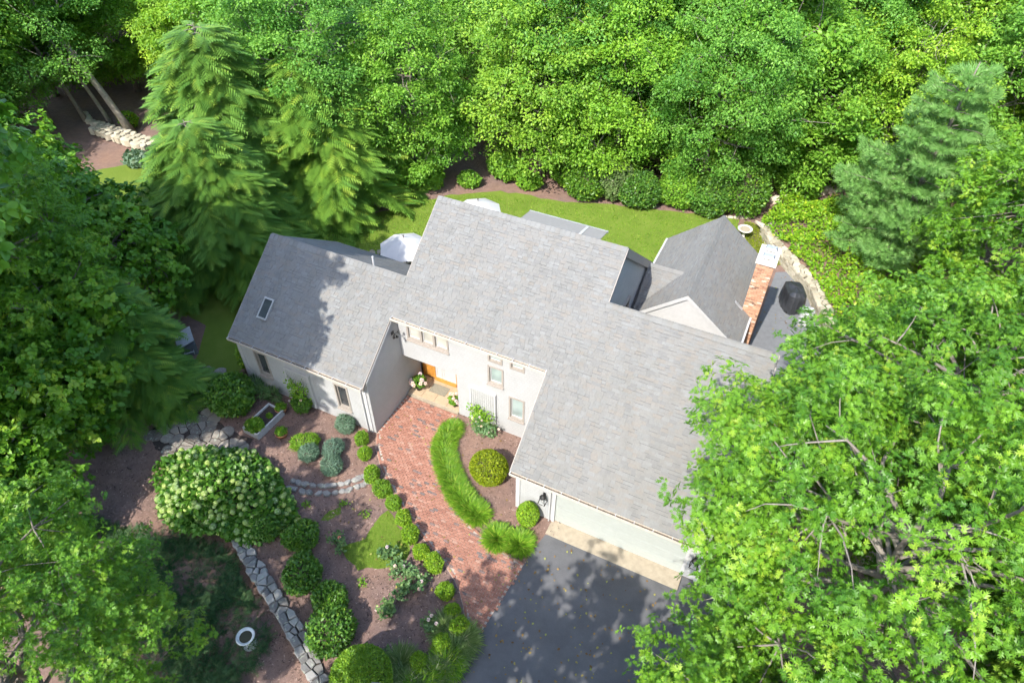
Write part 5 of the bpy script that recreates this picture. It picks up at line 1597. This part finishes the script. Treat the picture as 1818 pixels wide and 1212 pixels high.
def build_hemlock(seed, H, Rr, nb=150, ls=.42, dens=1.0):
    r = np.random.default_rng(seed)
    t = MB()
    t.tube([(0, 0, 0), (.05, 0, H * .5), (0, .04, H)], [.19, .11, .02], 8)
    P, D, N = [], [], []
    for i in range(nb):
        f = (i + .5) / nb
        z = .4 + (H - .5) * f ** .9
        L = (Rr * (1 - z / H) ** .58 + .25) * r.uniform(.72, 1.12)
        a = i * 2.399963 + r.uniform(-.3, .3)
        dr = np.array([math.cos(a), math.sin(a), 0]); sd = np.array([-dr[1], dr[0], 0])
        rise = r.uniform(.12, .34)
        pts = [np.array([0, 0, z]) + dr * (L * s_) + np.array([0, 0, L * (rise * s_ - (.32 + rise * .4) * s_ ** 2.6)]) for s_ in np.linspace(0, 1, 6)]
        t.tube([tuple(p) for p in pts], list(np.linspace(.035, .006, 6)), 4, .4, False)
        m = int(L * 17 * dens) + 4
        for j in range(m):
            s_ = .14 + .86 * (j + r.random()) / m
            x = s_ * 5; k_ = min(4, int(x)); p = pts[k_] * (1 - (x - k_)) + pts[k_ + 1] * (x - k_)
            sgn = 1 if j % 2 else -1
            tl = L * .40 * (1 - s_ * .75) + .14                      # side twig length
            tdir = nrm(dr * r.uniform(.55, .95) + sd * sgn * r.uniform(.7, 1.0))
            q = max(1, int(tl / .34))
            for w in range(q + 1):
                pp = p + tdir * (tl * w / (q + .5)) + np.array([0, 0, -.12 * (tl * w / (q + .5)) ** 1.5])
                P.append(pp); D.append(tdir * 1.0 + dr * .35 + r.normal(0, .15, 3) + np.array([0, 0, -.02 - .10 * w / q])); N.append(np.array([0, 0, 1.]) + r.normal(0, .15, 3))
        P.append(pts[-1] - dr * .1); D.append(dr + np.array([0, 0, -.4])); N.append(np.array([0, 0, 1.]))
    P, D, N = np.array(P), np.array(D), np.array(N)
    k_ = len(P)
    return t.mesh('hemlock_wood', True), leaf_mesh('hemlock_crown', P, D, N, ls * r.uniform(.7, 1.25, k_), T_FROND, np.clip(r.normal(.5, .24, k_), 0, 1))
def build_pine(seed, H, Rr, ls=.26):
    r = np.random.default_rng(seed)
    t = MB()
    t.tube([(0, 0, 0), (0, .05, H * .5), (0, 0, H)], [.2, .12, .02], 8)
    P, D = [], []
    z = .6
    while z < H - .2:
        nb = 6
        a0 = r.uniform(0, 6.28)
        for b in range(nb):
            L = (Rr * (1 - z / H) ** .75 + .3) * r.uniform(.6, 1.2)
            a = a0 + 2 * math.pi * b / nb + r.uniform(-.25, .25)
            dr = np.array([math.cos(a), math.sin(a), 0]); sd = np.array([-dr[1], dr[0], 0])
            pts = [np.array([0, 0, z + r.uniform(-.1, .1)]) + dr * (L * s_) + np.array([0, 0, L * (.10 * s_ + .12 * s_ ** 2)]) for s_ in np.linspace(0, 1, 4)]
            t.tube([tuple(p) for p in pts], [.03, .022, .014, .006], 4, .4, False)
            m = int(L * 46)
            for j in range(m):
                s_ = .2 + .8 * r.random() ** .8
                wd = (1 - abs(s_ - .6) * 1.3) * L * .26 + .1
                lat = r.uniform(-1, 1) * wd
                p = np.array([0, 0, pts[0][2]]) + dr * (L * s_) + sd * lat + np.array([0, 0, L * (.10 * s_ + .12 * s_ ** 2) + r.uniform(-.08, .10) - .12 * abs(lat)])
                P.append(p); D.append(dr * .8 + sd * lat * 1.1 + np.array([0, 0, .35]) + r.normal(0, .3, 3))
        z += .58 + .2 * r.random()
    P, D = np.array(P), np.array(D); k_ = len(P)
    return t.mesh('pine_wood', True), leaf_mesh('pine_crown', P, D, r.normal(0, 1, (k_, 3)), ls * r.uniform(.7, 1.25, k_), T_TUFT, np.clip(r.normal(.5, .24, k_), 0, 1), 1.3)

def tree(name, meshes, x, y, rz, sc, mat, label, cat='tree', group=None, bark='bark', tilt=None, z=None):
    o = empty(name, (x, y, float(hgt(x, y)) - .05 if z is None else z), rz, label, cat, group)
    o.scale = (sc, sc, sc) if not hasattr(sc, '__len__') else sc
    if tilt: o.rotation_euler = (tilt[0], tilt[1], rz)
    link('trunk', meshes[0], M[bark], o); link('crown', meshes[1], M[mat], o)
    return o

OAK = [build_oak(301, 12, 4.8, 3.2, 205, 44, 7, .172), build_oak(302, 11.5, 4.5, 2.6, 190, 44, 7, .172)]
OAK_T = build_oak(305, 21.8, 5.2, 9.4, 265, 36, 7, .28, .95, T_BROAD)
OAK_S = build_oak(303, 12, 4.6, 4.5, 85, 26, 7, .22, .75, T_BROAD)
OAK_L = build_oak(304, 7.5, 3.4, .5, 120, 30, 7, .2, .8, T_BROAD)
MAP = [build_maple(311, 12, 4.2, .4, 105, 500, .19, 1.15, .42, T_LEAF, -.92), build_maple(312, 12.5, 3.9, .8, 95, 420, .25, 1.2, .40, T_LEAF, -.9), build_maple(313, 13, 4.3, 1.5, 105, 560, .155, 1.1, .5, T_LEAF, -.9), build_maple(314, 11.5, 4.0, .3, 100, 520, .19, 1.15, .45, T_LEAF, -.95)]
HEM = [build_hemlock(321, 11.0, 5.2, 120, .84, .5), build_hemlock(322, 9.2, 5.0, 110, .84, .5)]
PIN = build_pine(331, 9.5, 4.2, .3)

# right hand oaks over the drive and patio
OAKS = [(10.5, -2.7, 0, .4, 1.02, 'near oak with a bare grey limb overhanging the right end of the garage'), (12.2, 3.3, 1, 2.0, 1.0, 'oak between the garage and the right edge, level with the garage ridge'),
        (17.2, .2, 0, 3.1, 1.02, 'oak at the right edge, level with the garage door'), (16.8, 8.3, 1, 4.4, 1.0, 'oak at the right edge, level with the side patio'),
        (9.1, -9.2, 1, 1.1, .84, 'oak in the bottom right corner beside the driveway'), (14.6, -7.6, 0, 5.2, .95, 'oak filling the lower right corner of the view'),
        (16.2, 14.2, 0, 2.6, 1.0, 'oak beyond the ivy bank in front of the blue green pine'), (20.5, 19, 1, .9, 1.15, 'oak at the right edge behind the ivy bank')]
for x, y, v, rz, s_, lb in OAKS: tree('oak_tree', OAK[v], x, y, rz, s_, 'oak', lb, 'tree', 'oaks on the right of the house', 'bark')
# left hand oaks
tree('oak_tree', OAK_T, -21.5, -10.8, 3.9, 1.0, 'oak', 'tall oak beyond the left edge that shades the side lawn', 'tree', 'oaks on the left of the garden')
tree('oak_tree', OAK_T, -15.5, -9.3, 1.7, 1.0, 'oak', 'tall oak on the left whose shade falls on the left wing roof', 'tree', 'oaks on the left of the garden')
for x, y, v, rz, s_, lb in [(-8.0, -12.7, 1, .6, (.76, .76, .9), 'oak with bright lobed leaves in the bottom left corner'),
                            (-20.5, -3.6, 1, 3.3, 1.0, 'broad oak at the left edge above the tall shading oak'), (-29, -4.5, 0, 5.0, 1.05, 'oak at the left edge below the leaning trunk')]:
    tree('oak_tree', OAK[v], x, y, rz, s_, 'oak', lb, 'tree', 'oaks on the left of the garden', 'bark')
for x, y, rz, s_, lb in [(-18.8, -3.8, .5, 1.05, 'low shaded oak left of the flagstone path'), (-22.5, .8, 2.0, 1.05, 'low shaded oak left of the grey storage box'), (-28.5, 1.6, 1.2, 1.15, 'oak at the left edge just below the far stone wall'), (-17.2, -7.0, 4.0, .95, 'low oak left of the hydrangea'), (-15.6, -9.6, 2.7, .72, 'smallest low oak, below the hydrangea at the left edge')]:
    tree('oak_tree', OAK_L, x, y, rz, s_, 'oak', lb, 'tree', 'oaks on the left of the garden')
# trees standing on the road side of the garden, their shade lies on the bed and the drive
for i, (x, y, v, rz, s_) in enumerate([(2.7, -18.0, 0, 1.0, 1.3), (8.0, -20.5, 1, .3, 1.3)]):
    tree('oak_tree', OAK_S, x, y, rz, s_, 'oak', 'oak on the road side of the front garden, %s from the left' % ORD[i], 'tree', 'oaks on the road side of the garden')

# conifers
tree('hemlock_tree', HEM[0], -22.6, 10.9, 0, 1.0, 'hemlock', 'tall hemlock, left one of the pair behind the left wing', 'tree', 'hemlocks behind the left wing')
tree('hemlock_tree', HEM[1], -19.6, 14.2, 1.2, (1.08, 1.08, .98), 'hemlock', 'hemlock with sunlit drooping sprays, nearest the white umbrella', 'tree', 'hemlocks behind the left wing')
tree('hemlock_tree', HEM[1], -20.4, 7.0, 2.6, .9, 'hemlock', 'shorter hemlock in front of the pair, left of the left wing ridge', 'tree', 'hemlocks behind the left wing')
tree('hemlock_tree', HEM[0], -17.6, -2.2, 4.1, .62, 'hemlock', 'dark shaded hemlock beside the flagstone path', 'tree')
tree('pine_tree', PIN, 11.4, 22.0, .5, 1.05, 'pine', 'blue green pine with layered branches at the right', 'tree')

# edge of the wood behind the lawn
EDGE = [(-9.2, 22.8, 0, .2, 1.0, 'bright layered maple in the middle of the wood edge, right of the dark gap'), (-4.6, 23.8, 3, 1.4, .92, 'maple behind the row of lawn shrubs'), (.6, 25.2, 2, 2.2, .95, 'maple behind the big clipped ball shrub, left of the boulders'),
        (5.2, 28.4, 1, 3.0, .9, 'maple right behind the pale boulder row'), (-15.9, 19.1, 3, 4.2, .9, 'darker maple left of the gap, behind the tip of the main roof'), (9.6, 30.7, 0, 5.0, .9, 'maple at the wood edge behind the blue green pine'),
        (-20.5, 16.8, 2, .7, 1.0, 'maple standing between the hemlocks and the wood'), (14.5, 31.2, 3, 1.0, .95, 'maple at the wood edge in the upper right')]
for (x, y, v, rz, s_, lb), m_ in zip(EDGE, ('birch', 'maple', 'beech', 'maple', 'beech', 'maple', 'maple', 'birch')): tree('maple_tree', MAP[v], x, y, rz, s_, m_, lb, 'tree', 'trees at the edge of the wood')
for i, (x, y, a, h, lb) in enumerate([(-17.2, 17.2, 1.7, 1.6, 'shaded bush at the foot of the trees left of the dark gap'), (-6.9, 22.6, 1.3, 1.1, 'broad leaved bush under the bright maple'), (-11.0, 21.4, 1.1, .9, 'low bush in the mulch below the bright maple'), (6.0, 27.6, 1.5, 1.4, 'bush behind the left end of the pale boulders'), (8.2, 29.8, 1.5, 1.5, 'bush behind the right end of the pale boulders'), (11.0, 29.5, 1.6, 1.6, 'bush between the boulders and the pine'), (-14.9, 18.4, 1.0, .8, 'low dark bush in the gap of the wood edge'), (1.6, 25.6, 1.5, 1.6, 'bush behind the dark lawn shrub')]):
    shrub('woodland_bush', (x, y), a, a * .85, h, 2600, .24, T_LEAF, M['maple'], lb, 'bush', 'bushes at the wood edge', lump=.2, seed=400 + i, inner=.7)
# rows further in
wr = random.Random(17)
ORD2 = ORD + ['fifteenth', 'sixteenth', 'seventeenth', 'eighteenth', 'nineteenth', 'twentieth', 'twenty-first', 'twenty-second', 'twenty-third', 'twenty-fourth']
for ri, yy in enumerate((29, 35.5, 42.5, 50, 58.5, 68)):
    x = -60 + wr.uniform(0, 4)
    line = []
    while x < 40:
        px, py = x + wr.uniform(-1.6, 1.6), yy + wr.uniform(-2, 2) + .15 * max(0, x - 2)
        az = math.degrees(math.atan2(px - 6.06, py + 13.21)) + 25.5
        if -46 < az < 43 and all((px - e[0]) ** 2 + (py - e[1]) ** 2 > 14 for e in EDGE): line.append((px, py))
        x += 6.0
    for k_, (px, py) in enumerate(line):
        tree('woodland_tree', MAP[wr.randrange(4)], px, py, wr.uniform(0, 6.28), wr.uniform(.78, 1.3), wr.choice(('maple', 'maple', 'beech', 'birch')), 'leafy woodland tree, %s from the left in the %s row behind the wood edge' % (ORD2[k_], ORD[ri]), 'tree', 'trees of the wood around the house', wr.choice(('bark', 'palebark')))
side = sorted([(-27, 19), (-33, 20), (-42, 20.5), (-47, 17), (-52, 22), (-44, 10), (-42.5, 13.2), (-50, 12.5), (-34, -6.0), (-43, 4), (-40, -4), (22, 26), (27, 22), (20, 33), (24, 11), (26.5, 4)])
for k_, (px, py) in enumerate(side):
    tree('woodland_tree', MAP[wr.randrange(4)], px, py, wr.uniform(0, 6.28), wr.uniform(.9, 1.18), wr.choice(('maple', 'beech', 'birch')), 'leafy tree flanking the garden, %s counted from the far left' % ORD2[k_], 'tree', 'trees of the wood around the house')
# leaning bare trunks at far left
def bare_trunk(x, y, tx, ty, tz, rad, lb):
    o = empty('leaning_trunk', (x, y, 0), 0, lb, 'tree trunk')
    r = np.random.default_rng(int(abs(x * 10)))
    t = MB(); pts = [(tx * s_ + .12 * math.sin(5 * s_), ty * s_, tz * s_) for s_ in np.linspace(0, 1, 8)]
    t.tube(pts, [rad * 1.5] + list(np.linspace(rad, rad * .5, 7)), 9)
    for i in range(4): t.tube(limb_path(pts[4 + i % 3], np.array(pts[4 + i % 3]) + r.normal(0, 1, 3) + np.array([0, 0, .7]), r), [.06, .05, .035, .02, .01], 5)
    t.build('trunk', M['palebark'], o, True)
    C = np.array([np.array(pts[-1]) + r.normal(0, 1.2, 3) for _ in range(26)])
    P, D, N, S_, T_ = leaves_clumps(r, C, .9, 150, .26, T_LEAF)
    link('crown', leaf_mesh('trunk_crown', P, D, N, S_, T_LEAF, T_), M['maple'], o)
bare_trunk(-36.9, 15.2, -3.0, -1.2, 9.5, .23, 'thick pale leaning trunk above the far stone wall')
bare_trunk(-39.4, 15.6, -2.2, -1.0, 8.5, .13, 'thin pale trunk just left of the thick leaning one')
bare_trunk(-41.5, 15.2, -1.6, -.8, 8.0, .14, 'thin pale trunk furthest left above the far stone wall')
# neighbouring house seen through the trees
nh = empty('far_house', (5.0, 55.0, 0), .3, 'tan house glimpsed through the trees at upper right', 'house')
MB().box((-6, -3.5, 0), (6, 3.5, 5.5)).build('wall', M['farwall'], nh)
MB().prism([(-6.4, -4, 5.4), (-6.4, 4, 5.4), (-6.4, 0, 8.2)], (12.8, 0, 0)).build('roof', M['farroof'], nh)
for x in (-4, -1, 2, 4.6):
    w = MB().box((x - .5, -3.56, 1.2), (x + .5, -3.51, 2.8)).build('window', M['darkglass'], nh)
    MB().box((x - .6, -3.58, 1.08), (x + .6, -3.52, 1.19)).build('sill', M['white'], w)
